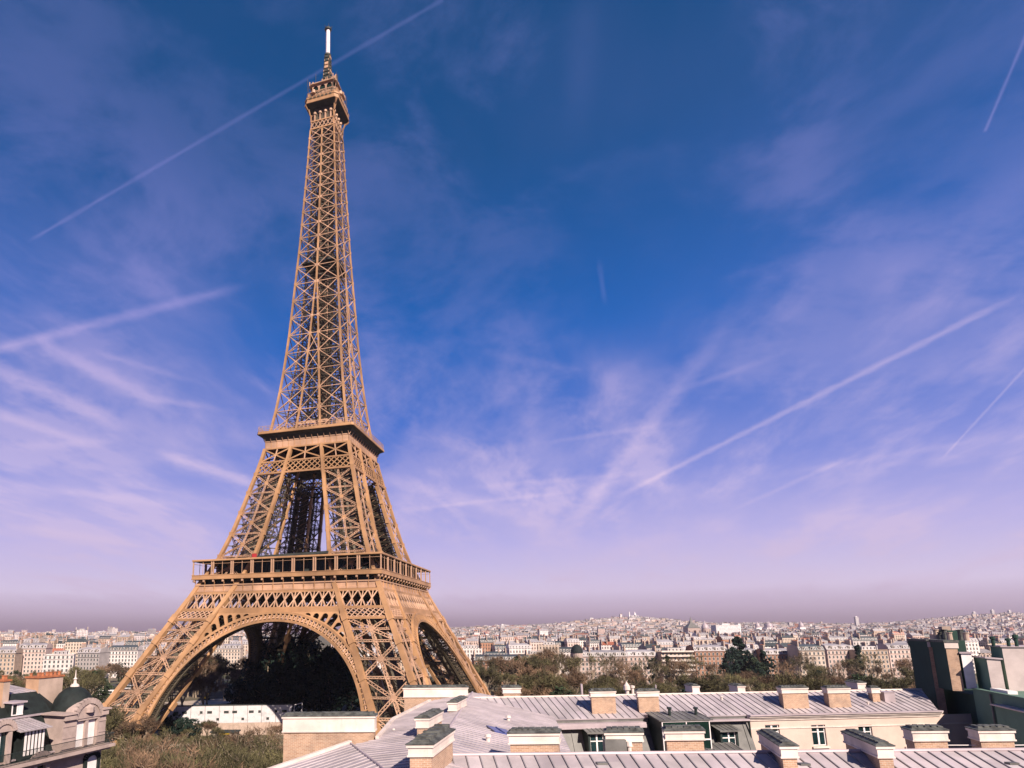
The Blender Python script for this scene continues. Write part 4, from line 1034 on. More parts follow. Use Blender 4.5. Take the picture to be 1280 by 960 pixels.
# ---- near wing, only its ridge shows along the bottom of the picture
def near_wing():
    F = Frame(16, 30.0, radians(1.0))
    T = F.empty('near_wing', 'nearest seamed zinc roof with two long chimneys on its slope and others behind its ridge', 'building')
    ZR = 33.2; SL = .40; s0, s1 = -13.7, 24
    rb = MB()
    seamed(rb, [(s0-.6, -7, ZR-SL*7), (s1, -7, ZR-SL*7), (s1, 0, ZR), (s0, 0, ZR)], (0, -1, -SL), .62, 0, 1, .06, .05)
    seamed(rb, [(s0, 0, ZR-.004), (s1, 0, ZR-.004), (s1, 3.0, ZR-1.3), (s0, 3.0, ZR-1.3)], (0, 1, -SL), .62, 0, 1)
    rb.build('roof', [M['zincsheet'], M['zincseam']], T)
    rr = MB(); rr.tube([(s0, 0, ZR+.03), (s1, 0, ZR+.03)], .09, 8); rr.build('ridge_roll', M['zinc'], T)
    wl = MB(); wl.box(s0, -6.6, 0, s1, 2.8, ZR-2.9); wl.face([(s0, -6.6, ZR-2.9), (s0, 2.8, ZR-2.9), (s0, 2.8, ZR-1.3), (s0, 0, ZR-.1), (s0, -6.6, ZR-2.75)]); wl.build('wall', M['cream'], T)
    for x0, x1, y0, bb in ((637, 697, 913.5, .42), (757.5, 801.5, 912.5, .36), (832, 878, 910.5, .36), (1140, 1181.5, 910, .42), (1223, 1264.5, 910, .42)):
        p0, p1 = F.on_q(x0, y0, 1.5), F.on_q(x1, y0, 1.5); chimney(T, p0.x, p1.x, 1.5, 2.35, 28, p0.z, band=bb)
    for x0, x1, y0 in ((976, 994, 929), (1096, 1113.5, 929)):
        p0, p1 = F.on_q(x0, y0, -1.7), F.on_q(x1, y0, -1.7); chimney(T, p0.x, p1.x, -1.7, 2.0, 30, p0.z, radians(-20), band=.42)
    zb = MB(); p0, p1 = F.on_q(756, 925, 1.2), F.on_q(784, 941, 1.2); zb.box(p0.x, 1.2, 28, p1.x, 1.48, p0.z); zb.build('vent_box', M['zincdark'], T)
    for px, py in ((752, 955), (1005, 956), (1265, 955)):
        p = F.on_z(px, py, 32.6); p = F.on_z(px, py, ZR+SL*p.y); m_ = MB(); m_.box(p.x-.2, p.y-.12, p.z-.02, p.x+.2, p.y+.12, p.z+.07); m_.build('roof_vent', M['zincdark'], T)
    p = F.on_q(787, 941, 1.35); vent(T, (p.x, p.y, p.z), .1, .5)
    ae = MB(); p0, p1 = F.on_q(1181, 931.5, 1.9), F.on_q(1222, 931.5, 1.9); p2 = F.on_q(1264, 931.5, 1.9); ae.tube([p0, p1], .02, 5); ae.tube([(p2.x, p2.y, p2.z), (p2.x+2.5, p2.y, p2.z)], .02, 5); ae.build('wire', M['white'], T)
near_wing()

# ---- tall party-wall building at the right edge
def party_wall_building():
    F = Frame(51.0, 55.9, radians(-24))
    T = F.empty('party_wall_building', 'tall building with a shaded grey green blank wall and two tall dark chimney walls', 'building')
    zt = F.on_s(1204, 859, 0).z
    wb = MB(); wb.box(0, -26, 0, 16, 0, zt); wb.box(-.06, -26, zt, .3, -.0, zt+.09); wb.build('wall', M['green_shade_render'], T)
    lw = MB(); lw.box(.002, .002, 0, 12, 14, 33.0); lw.build('rear_wall', M['shadedark'], T)
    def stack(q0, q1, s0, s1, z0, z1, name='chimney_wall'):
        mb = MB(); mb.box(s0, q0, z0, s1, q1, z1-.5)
        for i in (1, 3): mb.m[i] = 1  # stack sides coloured dark to stand for shade; fronts stay brick
        o = mb.build(name, [M['brick'], M['shadedark']], T)
        c = MB(); c.box(s0-.08, q0-.08, z1-.5, s1+.08, q1+.08, z1); c.m[1] = c.m[3] = 1; c.build('cornice', [M['cornice'], M['shadedark']], o)  # cornice sides get the same painted shade
        k = MB(); k.box(s0-.14, q0-.14, z1+.002, s1+.14, q1+.14, z1+.2); k.build('cap', M['capslate'], o)
        return o
    z2 = F.on_q(1190, 803, .3).z; z1 = F.on_q(1165, 802, 3.4).z
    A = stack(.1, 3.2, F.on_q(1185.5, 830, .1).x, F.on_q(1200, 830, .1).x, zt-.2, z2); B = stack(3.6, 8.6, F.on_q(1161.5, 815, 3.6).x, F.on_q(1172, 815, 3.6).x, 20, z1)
    for o, q0, q1, z in ((A, .4, 2.6, z2), (B, 4.0, 8.2, z1)):
        for i in range(4 if o is B else 2):
            q = q0+(q1-q0)*(i+.5)/(4 if o is B else 2); m_ = MB(); h = .55+.25*(i % 2); m_.lathe([(.22, z+.15), (.2, z+.2+h), (.26, z+.22+h), (.26, z+.3+h), (.1, z+.3+h)], .5, q, 10); m_.build('chimney_pot', M['capslate'] if i % 3 else M['tan'], o)
    bk = MB(); q = 2.4; p0, p1 = F.on_q(1186, 797, 6), F.on_q(1204, 788, 6); bk.box(p0.x, 6, 33, p1.x, 9, p1.z); bk.build('lift_housing', M['shadedark'], T)
    bk = MB(); p0, p1 = F.on_q(1180, 800, 9), F.on_q(1188, 783, 9); bk.box(p0.x, 9, 33, p1.x, 10, p1.z); bk.build('far_stack', M['tan'], T)
    # set-back penthouse volumes
    def vol(px0, px1, py, q0, q1, mname, name, slope=0.0):
        p0, p1 = F.on_q(px0, py, q0), F.on_q(px1, py, q0); s0, s1, z = p0.x, p1.x, p0.z
        mb = MB(); mb.prism([(s0, zt), (s1, zt), (s1, z-slope), (s0, z)], q0, q1); mb.m[5] = 1; o = mb.build(name, [M[mname], M['green_shade_render']], T)  # left side takes the shadow-green colour as painted shade
        k = MB(); k.prism([(s0-.12, z+.003), (s1+.12, z+.003-slope), (s1+.12, z+.13-slope), (s0-.12, z+.13)], q0-.12, q1+.12); k.build('coping', M['zinc'], o)
        return o
    vol(1201, 1214, 817, .08, .6, 'white', 'penthouse', 0)
    vol(1233, 1250, 823, -1.3, 1.2, 'pinkrender', 'penthouse', .1)
    vol(1252, 1400, 809, -.8, 1.3, 'pinkrender', 'penthouse', 0)
    for q in (-3.5, -9.5, -16): m_ = MB(); m_.tube([(-.12, q, zt-.1), (-.12, q, 8)], .08, 7); m_.build('downpipe', M['zincdark'], T)
    for z in (zt-3.6, zt-7.0): m_ = MB(); m_.box(-.05, -26, z, -.002, 0, z+.14); m_.build('string_course', M['green_shade_render'], T)
    sk = MB(); p = F.on_q(1218, 852, -4); sk.box(.6, -4.6, zt, 1.2, -1.6, zt+.25); sk.build('roof_kerb', M['white'], T)
    ld = MB(); a = F.on_s(1252, 880, -.02); b = F.on_s(1279, 886, -.02); ld.box(-.75, b.y-4, a.z-.1, -.005, a.y, a.z); ld.build('ledge', M['zinc'], T)
    lb = MB(); lb.box(-.55, b.y-4, a.z-9, -.005, a.y-.3, a.z-.103); lb.build('wall_bay', M['green_shade_render'], T)
    for px, h in ((1243, 1.1), (1262, .9), (1272, 1.3)):
        p = F.on_q(px, 812, -3.4); m_ = MB(); z = F.on_q(1260, 809, -6).z; m_.lathe([(.12, z), (.12, z+h*.5), (.2, z+h*.52), (.2, z+h*.7), (0, z+h*.75)], p.x, p.y, 8); m_.build('flue', M['shadedark'], T)
party_wall_building()

# ---- stone building with slate mansard at the left edge
def mansard_building():
    F = Frame(-27.2, 62.0, radians(-20))
    T = F.empty('mansard_building', 'ornate stone corner building with slate mansard, small dark dome and orange chimney pots', 'building')
    Y = lambda px, py, s=0.0: F.on_s(px, py, s)
    zb = Y(100, 934).z                                            # balcony level
    q_end = Y(131, 900).y+.1; qp0 = Y(79, 905).y
    # helper: facade lies in the plane s = 0 and runs along q; outline points are (q, z), thickness along s
    def slab(mb, pts, s0, s1, mi=0):
        mb.face([(s1, q, z) for q, z in pts], mi=mi); mb.face([(s0, q, z) for q, z in reversed(pts)], mi=mi)
        for i in range(len(pts)):
            (qa, za), (qb, zb_) = pts[i], pts[(i+1) % len(pts)]; mb.face([(s0, qa, za), (s0, qb, zb_), (s1, qb, zb_), (s1, qa, za)], mi=mi)
    wl = MB(); wl.box(-11, -34, 0, -.25, q_end, zb-.25); wl.build('wall', M['stone'], T)
    pv = MB(); zc = Y(100, 893).z                                 # corner pavilion
    w0, w1 = Y(96, 900).y, Y(122, 900).y; wm = (w0+w1)/2
    zl, zh = zb+.25, Y(108, 900).z
    slab(pv, [(qp0, zb-.3), (qp0, zc), (w0-.0, zc), (w0, zb-.3)], -3.8, .05); slab(pv, [(w1, zb-.3), (w1, zc), (q_end, zc), (q_end, zb-.3)], -3.8, .05)
    slab(pv, [(w0, zh), (w0, zc), (w1, zc), (w1, zh)], -3.8, .05); slab(pv, [(wm-.16, zb-.3), (wm-.16, zh), (wm+.16, zh), (wm+.16, zb-.3)], -.5, .0)
    slab(pv, [(w0, zb-.3), (w0, zh), (w1, zh), (w1, zb-.3)], -3.8, -.35)
    for z in (zb+1.0, zb+2.0):
        for (a, b) in ((qp0, w0-.15), (w1+.15, q_end)): slab(pv, [(a, z), (a, z+.1), (b, z+.1), (b, z)], .05, .10)
    for (a, b) in ((qp0-.05, w0-.3), (w1+.3, q_end+.05)): slab(pv, [(a, zc-.35), (a, zc), (b, zc), (b, zc-.35)], .05, .3)
    P = pv.build('pavilion', M['stone'], T)
    pd = MB(); rr = (w1-w0)/2+.35                                 # curved pediment
    arc = [(wm+rr*cos(pi*k/14), zc-.4+rr*.95*sin(pi*k/14)) for k in range(15)]
    slab(pd, arc, -1.2, .12)
    for k in range(14):
        (qa, za), (qb, z2) = arc[k], arc[k+1]; pd.bar((.1, qa, za), (.1, qb, z2), .5, .28, (1, 0, 0))
    pd.lathe([(.0, zc+.05), (.45, zc+.1), (.5, zc+.55), (0, zc+.9)], .12, wm, 10)
    pd.build('pediment', M['stone'], P)
    for a, b in ((w0+.06, wm-.16), (wm+.16, w1-.06)):
        m_ = MB(); m_.box(-.3, a, zb, -.26, b, zh-.1); m_.build('shutter', M['white'], P)
    cr = MB(); 
    for d, z0, z1 in ((.18, zc+.0, zc+.12), (.35, zc+.12, zc+.25)):
        cr.box(-4.1, qp0-d, z0+.003, .05+d, w0-.3, z1); cr.box(-4.1, w1+.3, z0+.003, .05+d, q_end+d, z1)
    cr.build('cornice', M['stone'], P)
    dm = MB(); c = Y(90, 889, -2.0); R0 = 1.8; zd = zc+.25
    dm.lathe([(R0*1.05, zd-.1), (R0*1.03, zd+.35), (R0*.93, zd+.95), (R0*.74, zd+1.5), (R0*.48, zd+1.9), (R0*.22, zd+2.1), (.3, zd+2.18), (0, zd+2.2)], -2.1, c.y+.2, 24)
    dome = dm.build('dome', M['slate'], T, smooth=True)
    fn = MB(); z = zd+2.1; fn.lathe([(.42, z), (.38, z+.16), (.16, z+.3), (.12, z+.6), (.2, z+.7), (.07, z+.85), (.03, z+1.5), (0, z+1.6)], -2.1, c.y+.2, 12); fn.build('finial', M['cornice'], dome)
    # balcony slab, railing
    bl = MB(); bl.box(-.3, -34, zb-.38, .95, q_end+.5, zb-.12); bl.box(-.3, -34, zb-.6, .6, q_end+.25, zb-.38); bl.build('balcony', M['stone'], T)
    rl = MB()
    for z in (zb+.1, zb+.85): rl.bar((.82, -34, z), (.82, q_end+.4, z), .05); rl.bar((.82, q_end+.4, z), (-.5, q_end+.4, z), .05)
    for i in range(300):
        q = -34+i*.12
        if q < q_end+.4: rl.box(.81, q-.01, zb-.1, .83, q+.01, zb+.85)
    rl.build('railing', M['ironwork'], T)
    # slate mansard and zinc top
    zm = Y(60, 890, -2.2).z; zm = zc+.15
    ms = MB(); ms.face([(-.9, -34, zb-.1), (-.9, qp0, zb-.1), (-2.5, qp0, zm), (-2.5, -34, zm)]); ms.face([(-2.5, -34, zm), (-2.5, qp0+1, zm), (-4.4, qp0+1, zm+1.9), (-4.4, -34, zm+1.9)])
    ms.face([(-.9, qp0, zb-.1), (-2.5, qp0+1, zm), (-2.5, qp0, zm)])
    ms.face([(-2.5, qp0+1, zm), (-4.4, q_end-1.2, zm-.1), (-4.4, qp0+1, zm+1.9)]); ms.face([(-4.4, qp0+1, zm+1.9), (-4.4, q_end-1.2, zm-.1), (-9, q_end-1.2, zm-.1), (-8, qp0+1, zm+1.9)])
    ms.build('mansard', M['slate'], T)
    tp = MB(); seamed(tp, [(-4.4, -34, zm+1.91), (-4.4, qp0+1.0, zm+1.91), (-9.5, qp0+1.0, zm+2.6), (-9.5, -34, zm+2.6)], (1, 0, -.15), .6, 0, 1); tp.build('zinc_top', [M['zincsheet'], M['zincseam']], T)
    gl = MB(); gl.box(-2.6, -34, zm-.02, -2.3, qp0, zm+.12); gl.box(-1.1, -34, zb-.1, -.7, qp0, zb+.02); gl.build('gutter', M['zinc'], T)
    # timber dormer with white shutters under a zinc lean-to
    d0, d1 = Y(31, 925, .1).y, Y(57, 925, .1).y; zt = Y(45, 911, .1).z
    db = MB(); db.box(-2.6, d0, zb-.1, .0, d1, zt); D = db.build('dormer', M['slate'], T)
    n = 6
    for i in range(n):
        a = d0+(d1-d0)*(i+.12)/n; b = d0+(d1-d0)*(i+.62)/n; m_ = MB(); m_.box(.004, a, zb+.3, .07, b, zt-.12); m_.build('shutter', M['white'], D)
    rf = MB(); seamed(rf, [(.45, d0-.75, zt+.02), (.45, d1+.35, zt+.02), (-2.8, d1+.35, zt+.75), (-2.8, d0-.75, zt+.75)], (1, 0, -.2), .4, 0, 1); rf.build('dormer_roof', [M['zincsheet'], M['zincseam']], D)
    # small roof dormer higher up
    e0, e1 = Y(14, 885, -2.6).y, Y(29, 885, -2.6).y; z0, z1 = Y(20, 893, -2.6).z, Y(20, 879, -2.6).z
    sd = MB(); sd.box(-4.5, e0, z0-.4, -2.6, e1, z1); S = sd.build('dormer', M['slate'], T)
    m_ = MB(); em = (e0+e1)/2
    for a, b in ((e0+.05, e0+.14), (em-.06, em+.06), (e1-.5, e1-.05)): m_.box(-2.59, a, z0, -2.54, b, z1-.05)
    m_.box(-2.59, e0+.05, z1-.12, -2.545, e1-.05, z1-.04); m_.box(-2.59, e0+.05, z0-.08, -2.5, e1-.05, z0); m_.build('window_frame', M['white'], S)
    m_ = MB(); m_.box(-4.6, e0-.15, z1+.002, -2.3, e1+.15, z1+.14); m_.build('dormer_roof', M['zinc'], S)
    # stone dormer with round pediment at the very left, and one a floor lower
    def stone_dormer(px0, px1, py_top, s, z_lo, z_hi):
        a, b = Y(px0, py_top, s).y, Y(px1, py_top, s).y; m = (a+b)/2; r = (b-a)/2; mb = MB()
        slab(mb, [(a, z_lo), (a, z_hi), (a+r*.42, z_hi), (a+r*.42, z_lo)], s-1.5, s); slab(mb, [(b-r*.42, z_lo), (b-r*.42, z_hi), (b, z_hi), (b, z_lo)], s-1.5, s)
        arc = [(m+r*1.15*cos(pi*k/12), z_hi+r*1.0*sin(pi*k/12)) for k in range(13)]; slab(mb, arc, s-1.5, s+.06)
        for k in range(12): mb.bar((s+.06, *arc[k]), (s+.06, *arc[k+1]), .4, .22, (1, 0, 0))
        slab(mb, [(a+r*.42, z_lo), (a+r*.42, z_hi), (b-r*.42, z_hi), (b-r*.42, z_lo)], s-1.5, s-.35)
        o = mb.build('stone_dormer', M['stone'], T)
        g_ = MB(); g_.box(s-.34, a+r*.42, z_lo+.2, s-.3, m, z_hi-.1); g_.build('shutter', M['white'], o)
        g_ = MB(); g_.box(s-.34, m+.03, z_lo+.2, s-.3, b-r*.42, z_hi-.1); g_.build('pane', M['glass'], o)
    stone_dormer(-6, 16, 915, -.1, zb-.1, Y(5, 915, -.1).z)
    stone_dormer(38, 62, 957, .3, zb-3.2, Y(50, 957, .3).z)
    # pavilion window on the floor below
    aw = MB(); a, b = Y(106, 950, -.2).y, Y(122, 950, -.2).y; m = (a+b)/2; zz = Y(114, 948, -.2).z; r = (b-a)/2
    arc = [(m+r*cos(pi*k/12), zz+r*.6*sin(pi*k/12)) for k in range(13)]+[(a, zz-3), (b, zz-3)]
    slab(aw, arc, -.27, -.18); aw.build('arched_window', M['white'], T)
    ow = MB()
    for k in range(12): ow.bar((-.15, *arc[k]), (-.15, *arc[k+1]), .4, .3, (1, 0, 0))
    ow.bar((-.15, arc[0][0], zz), (-.15, arc[0][0], zz-3), .3, .3, (1, 0, 0)); ow.bar((-.15, arc[12][0], zz), (-.15, arc[12][0], zz-3), .3, .3, (1, 0, 0)); ow.build('arch_moulding', M['slate'], T)
    # chimney slabs with rows of orange pots
    def slab_chimney(px_front0, px_edge, px_far, py_t, py_b, s):
        e = Y(px_edge, py_t, s); f = Y(px_far, py_t, s); z = e.z; zlo = Y(px_edge, py_b, s).z-.6
        g0 = F.on_q(px_front0, py_t, e.y).x
        mb = MB(); mb.box(g0, e.y, zlo, s, f.y, z); mb.m[0] = 1; o = mb.build('chimney', [M['tan'], M['ochre']], T)
        m_ = MB(); m_.box(g0-.1, e.y-.1, z+.002, s+.1, f.y+.1, z+.16); m_.build('cap', M['terracotta'], o)
        n = max(4, int((f.y-e.y)/.42))
        for i in range(n):
            q = e.y+.2+(f.y-e.y-.4)*i/(n-1); p_ = MB(); p_.lathe([(.15, z+.15), (.12, z+.42), (.16, z+.44), (.16, z+.5), (.1, z+.5)], s-.35, q, 9); p_.build('chimney_pot', M['terracotta'], o)
            if i % 2 == 0: p_ = MB(); p_.lathe([(.15, z+.15), (.12, z+.38), (.16, z+.4), (.16, z+.46), (.1, z+.46)], g0+.35, q, 9); p_.build('chimney_pot', M['terracotta'], o)
    slab_chimney(33, 49, 79, 848, 882, -4.2)
    slab_chimney(-14, 5, 13, 852, 896, -3.4)
mansard_building()

# ------------------------------------------------------------------ trees
def rnd_dir(R, up=0.0):
    while True:
        v = Vector((R.uniform(-1, 1), R.uniform(-1, 1), R.uniform(-1, 1)+up))
        if .05 < v.length: return v.normalized()
def bare_tree(seed, twigs=3600, spread=.42, dense=1.0):
    """Winter tree 10 m high: trunk and limbs as tapered tubes, crown as fine upward twigs."""
    R = random.Random(seed); tr = MB(); cr = MB(); tips = []
    def grow(p, d, L, r, lvl):
        q = p+d*L*.5+rnd_dir(R)*L*.05; e = p+d*L+rnd_dir(R, .3)*L*.08
        tr.tube([p, q, e], [r, r*.8, r*.62], 6 if lvl < 2 else 4, cap=False)
        if lvl >= 3: tips.append((q, e, d)); 
        if lvl >= 5: return
        n = 3 if lvl in (0, 1) else 2+(R.random() < .55)
        for k in range(n):
            nd = (d+rnd_dir(R, .25)*(spread*1.9 if lvl else spread*1.7)+Vector((0, 0, .16))).normalized()
            grow(e if k else q.lerp(e, .8), nd, L*R.uniform(.62, .82), r*.6, lvl+1)
    grow(Vector((0, 0, -.3)), Vector((R.uniform(-.05, .05), R.uniform(-.05, .05), 1)).normalized(), 2.6, .26, 0)
    n = twigs//max(1, len(tips))+1
    for a, b, d in tips:
        for k in range(n):
            p = a.lerp(b, R.random()*1.1)+rnd_dir(R)*.12; t = (d*.7+rnd_dir(R, .35)).normalized(); L = R.uniform(.35, 1.0)
            s_ = t.cross(rnd_dir(R)).normalized()*R.uniform(.016, .036)*dense
            m_ = p+t*L*.55+rnd_dir(R)*.06
            cr.face([p-s_, p+s_, m_+s_*.7, m_-s_*.7]); cr.face([m_-s_*.7, m_+s_*.7, p+t*L+rnd_dir(R)*.12])
    H = max(v[2] for v in cr.v)
    for m_ in (tr, cr): m_.v = [(x*10/H, y*10/H, z*10/H) for x, y, z in m_.v]
    return tr.mesh('trunk', M['bark']), cr.mesh('crown', M['twig_brown'])
def leafy_tree(seed, clumps=66, leaves=84, wx=3.4, zc=5.8, wz=4.0, size=.26, cone=False):
    R = random.Random(seed); tr = MB(); cr = MB()
    tr.tube([(0, 0, -.3), (.05, .03, 3), (0, .1, 7)], [.28, .2, .07], 8)
    for c in range(clumps):
        while True:
            v = Vector((R.uniform(-1, 1), R.uniform(-1, 1), R.uniform(-1, 1)))
            if .35 < v.length < 1: break
        f = (1-.75*(v.z+1)/2) if cone else 1.0
        p = Vector((v.x*wx*f, v.y*wx*f, zc+v.z*wz)); rad = R.uniform(.5, 1.1)*wx*.3
        if c % 3 == 0: tr.bar((0, 0, max(1.5, p.z-1.5)), p, .07)
        for k in range(leaves):
            w = rnd_dir(R); q = p+Vector((w.x, w.y, w.z*.75))*rad*R.uniform(.3, 1.05)
            a = rnd_dir(R)*size*R.uniform(.6, 1.3); b = a.cross(rnd_dir(R)).normalized()*size*R.uniform(.35, .8)
            cr.face([q-a, q-b, q+a, q+b])
    return tr.mesh('trunk', M['bark']), cr.mesh('crown', M['leaf_green'])
PROTO = {'thin': [bare_tree(s, 800, sp, 1.1) for s, sp in ((41, .42), (42, .36), (43, .5))],
         'bare': [bare_tree(s, 2600, sp) for s, sp in ((1, .40), (2, .48), (3, .36), (4, .44), (5, .5))],
         'ever': [leafy_tree(11), leafy_tree(12, 66, 60, 3.9, 5.6, 4.2)],
         'column': [leafy_tree(21, 60, 84, 1.35, 5.3, 4.6, .24), leafy_tree(22, 60, 84, 1.3, 5.2, 4.8, .24, True)],
         'shrub': [leafy_tree(31, 30, 60, 3.2, 2.0, 2.4, .22)]}
TW = {'brown': 'twig_brown', 'olive': 'twig_olive', 'green': 'leaf_green', 'dark': 'leaf_dark'}
NAMES = {'bare': 'bare_tree', 'thin': 'bare_tree', 'ever': 'evergreen_tree', 'column': 'columnar_tree', 'shrub': 'shrub'}
n_tree = [0]
LAB = {}
def uniq(label):
    LAB[label] = LAB.get(label, 0)+1
    return label
def tree(kind, colr, px, b, h, label, group, wide=1.0, cat='tree'):
    R = random.Random(1000+n_tree[0]); pr = PROTO[kind][n_tree[0] % len(PROTO[kind])]; n_tree[0] += 1
    a = (px-PPX)/FPX*b
    t = thing(NAMES[kind], uniq(label), cat, W(a, b, ground_h(a, b)), R.uniform(0, 6.28), group)
    s = h/10; wv = s*wide*R.uniform(.9, 1.1)
    tr = inst(pr[0], 'trunk', t, scale=(wv, wv, s)); cr = inst(pr[1], 'crown', t, scale=(wv, wv, s))
    cr.material_slots[0].link = 'OBJECT'; cr.material_slots[0].material = M[TW[colr]]
    return t
def h_for(py, b): return CAM.z-(py-787)*b/FPX
RT = random.Random(77)
# scrubby winter trees in the gardens at the lower left, in front of the tower
G1 = 'winter trees in the garden in front of the tower'
for i in range(52):
    px = 122+i*4.9+RT.uniform(-5, 5); b = RT.uniform(95, 195)
    py = RT.uniform(900, 935) if px > 225 else RT.uniform(868, 920)
    if b < 130: py = max(py, 918)
    h = max(6, min(22, h_for(py, b)))
    kind, colr = ('bare', RT.choice(('brown', 'olive', 'olive', 'olive'))) if RT.random() < .8 else ('shrub', 'green')
    where = 'beside the mansard building' if px < 185 else 'below the white hoarding' if px < 300 else 'beside the long brick chimney wall'
    if kind == 'shrub': h = min(h, 7)
    tree(kind, colr, px, b, h, ('short ' if h < 13 else 'tall ')+{'brown': 'brown bare tree', 'olive': 'olive bare tree', 'green': 'green leafy shrub'}[colr]+' in the garden '+where, G1, 1.15 if kind == 'bare' else .8, 'tree' if kind == 'bare' else 'shrub')
for i in range(22):
    px = 132+i*10+RT.uniform(-6, 6); b = RT.uniform(100, 170); h = max(9, min(19, h_for(RT.uniform(892, 925), b)))
    tree('thin', RT.choice(('brown', 'olive')), px, b, h, 'thin bare tree with pale branches '+('beside the mansard building' if px < 185 else 'below the white hoarding' if px < 300 else 'beside the long brick chimney wall'), 'thin bare trees in the garden in front of the tower', 1.1)
for i in range(30):
    px = 128+i*8.2+RT.uniform(-8, 8); b = RT.uniform(185, 240)
    tree('bare' if i % 4 else 'shrub', RT.choice(('brown', 'olive')) if i % 4 else 'green', px, b, RT.uniform(7, 11)*(1.5 if px < 200 else .8) if i % 4 else 5, ('low brown tree' if i % 4 else 'low green shrub')+' growing around the feet of the left tower leg', 'trees at the foot of the tower', 1.2, 'tree' if i % 4 else 'shrub')
for px, b, h in ((218, 240, 8.5), (229, 243, 9.5), (241, 241, 8), (252, 243, 7), (372, 243, 6)): tree('ever', 'dark', px, b, h, 'low dark leafy tree in front of the shaded end of the white hoarding' if px < 300 else 'low dark leafy tree at the scaffold end of the white hoarding', 'dark shrubs by the hoarding' if px < 300 else None, 1.0)
# left background, between the mansard building and the tower
for i in range(46):
    px = -5+i*7.4+RT.uniform(-6, 6); b = RT.uniform(300, 500); py = RT.uniform(818, 846)
    if px < 120: b = RT.uniform(260, 430); py = RT.uniform(822, 850)
    h = max(9, min(24, h_for(py, b)))
    colr = RT.choice(('brown', 'brown', 'olive', 'olive')); 
    where = 'left of the tower beyond the mansard building' if px < 150 else 'seen through the left tower leg' if px < 240 else 'seen through the big arch'
    tree('bare', colr, px, b, h, ('near ' if b < 370 else 'far ')+colr+' bare tree '+where, 'winter trees left of the tower', 1.25)
for i in range(34):
    px = RT.uniform(185, 325); b = RT.uniform(384, 470); colr = RT.choice(('brown', 'olive', 'brown'))
    tree('bare', colr, px, b, max(12, h_for(RT.uniform(808, 840), b)), 'tall '+colr+' bare tree '+('seen through the left tower leg' if px < 235 else 'seen through the left part of the big arch'), 'winter trees beyond the arch', 1.15)
for px, b, h in ((128, 330, 20), (60, 300, 18), (215, 470, 14), (160, 480, 13), (30, 420, 15)): tree('ever', 'green', px, b, h, 'green leafy tree among the bare trees left of the tower', 'green trees left of the tower')
# big dark evergreens standing under the arch
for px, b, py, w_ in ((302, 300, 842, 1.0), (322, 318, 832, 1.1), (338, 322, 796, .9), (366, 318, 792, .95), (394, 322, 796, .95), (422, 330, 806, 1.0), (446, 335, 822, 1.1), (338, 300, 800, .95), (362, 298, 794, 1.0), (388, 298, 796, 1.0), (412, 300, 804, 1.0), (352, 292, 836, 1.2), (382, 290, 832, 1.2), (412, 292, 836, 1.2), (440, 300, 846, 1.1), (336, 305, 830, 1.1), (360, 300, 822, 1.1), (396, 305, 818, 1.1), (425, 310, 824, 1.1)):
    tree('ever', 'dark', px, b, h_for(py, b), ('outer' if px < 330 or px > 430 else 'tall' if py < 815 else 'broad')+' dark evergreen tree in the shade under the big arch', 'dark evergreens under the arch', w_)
for i in range(10): tree('bare', RT.choice(('olive', 'brown')), 446+i*15, RT.uniform(285, 400), RT.uniform(15, 21), 'bare tree seen through the right tower legs', 'trees behind the right tower legs', 1.2)
for px in (474, 498, 520, 548, 570): tree('ever', 'dark', px, RT.uniform(340, 380), RT.uniform(13, 18), 'dark leafy tree behind the right tower legs', 'dark trees behind the right tower legs')
# belt of trees behind the courtyard wing
G2 = 'trees in the belt behind the zinc roofs'
def zone(px):
    return ('right of the tower foot' if px < 660 else 'above the left chimneys of the zinc roof' if px < 780 else 'behind the middle of the zinc roof' if px < 930 else 'behind the right chimneys of the zinc roof' if px < 1060 else 'beside the tall dark chimney walls')
for i in range(120):
    px = 572+i*4.85+RT.uniform(-8, 8); b = RT.uniform(215, 420) if px > 632 else RT.uniform(330, 430); py = RT.choice((RT.uniform(806, 830), RT.uniform(822, 850), RT.uniform(836, 856))) if px < 705 else RT.choice((RT.uniform(830, 846), RT.uniform(838, 860), RT.uniform(842, 862)))
    h = max(10, min(26, h_for(py, b)))
    r = RT.random(); kind, colr = ('bare', 'olive') if r < .46 else ('bare', 'brown') if r < .87 else ('ever', 'green') if r < .94 else ('column', 'dark')
    if kind == 'column': h *= 1.1
    lb = {'olive': 'olive bare tree', 'brown': 'brown bare tree', 'green': 'leafy green tree', 'dark': 'slim dark tree'}[colr]
    tree(kind, colr, px, b, h, ('near ' if b < 300 else 'middling ' if b < 360 else 'far ')+('low ' if h < 15 else 'tall ')+lb+' '+zone(px), G2, 1.2 if kind == 'bare' else 1.0)
for i in range(44):
    px = 575+i*13+RT.uniform(-6, 6); b = RT.uniform(360, 430); py = RT.uniform(812, 838)
    if 890 < px < 955: continue
    tree('thin', RT.choice(('brown', 'brown', 'olive')), px, b, h_for(py, b), 'thin see-through bare tree against the facades '+zone(px), 'thin bare trees in front of the first row of blocks', 1.05)
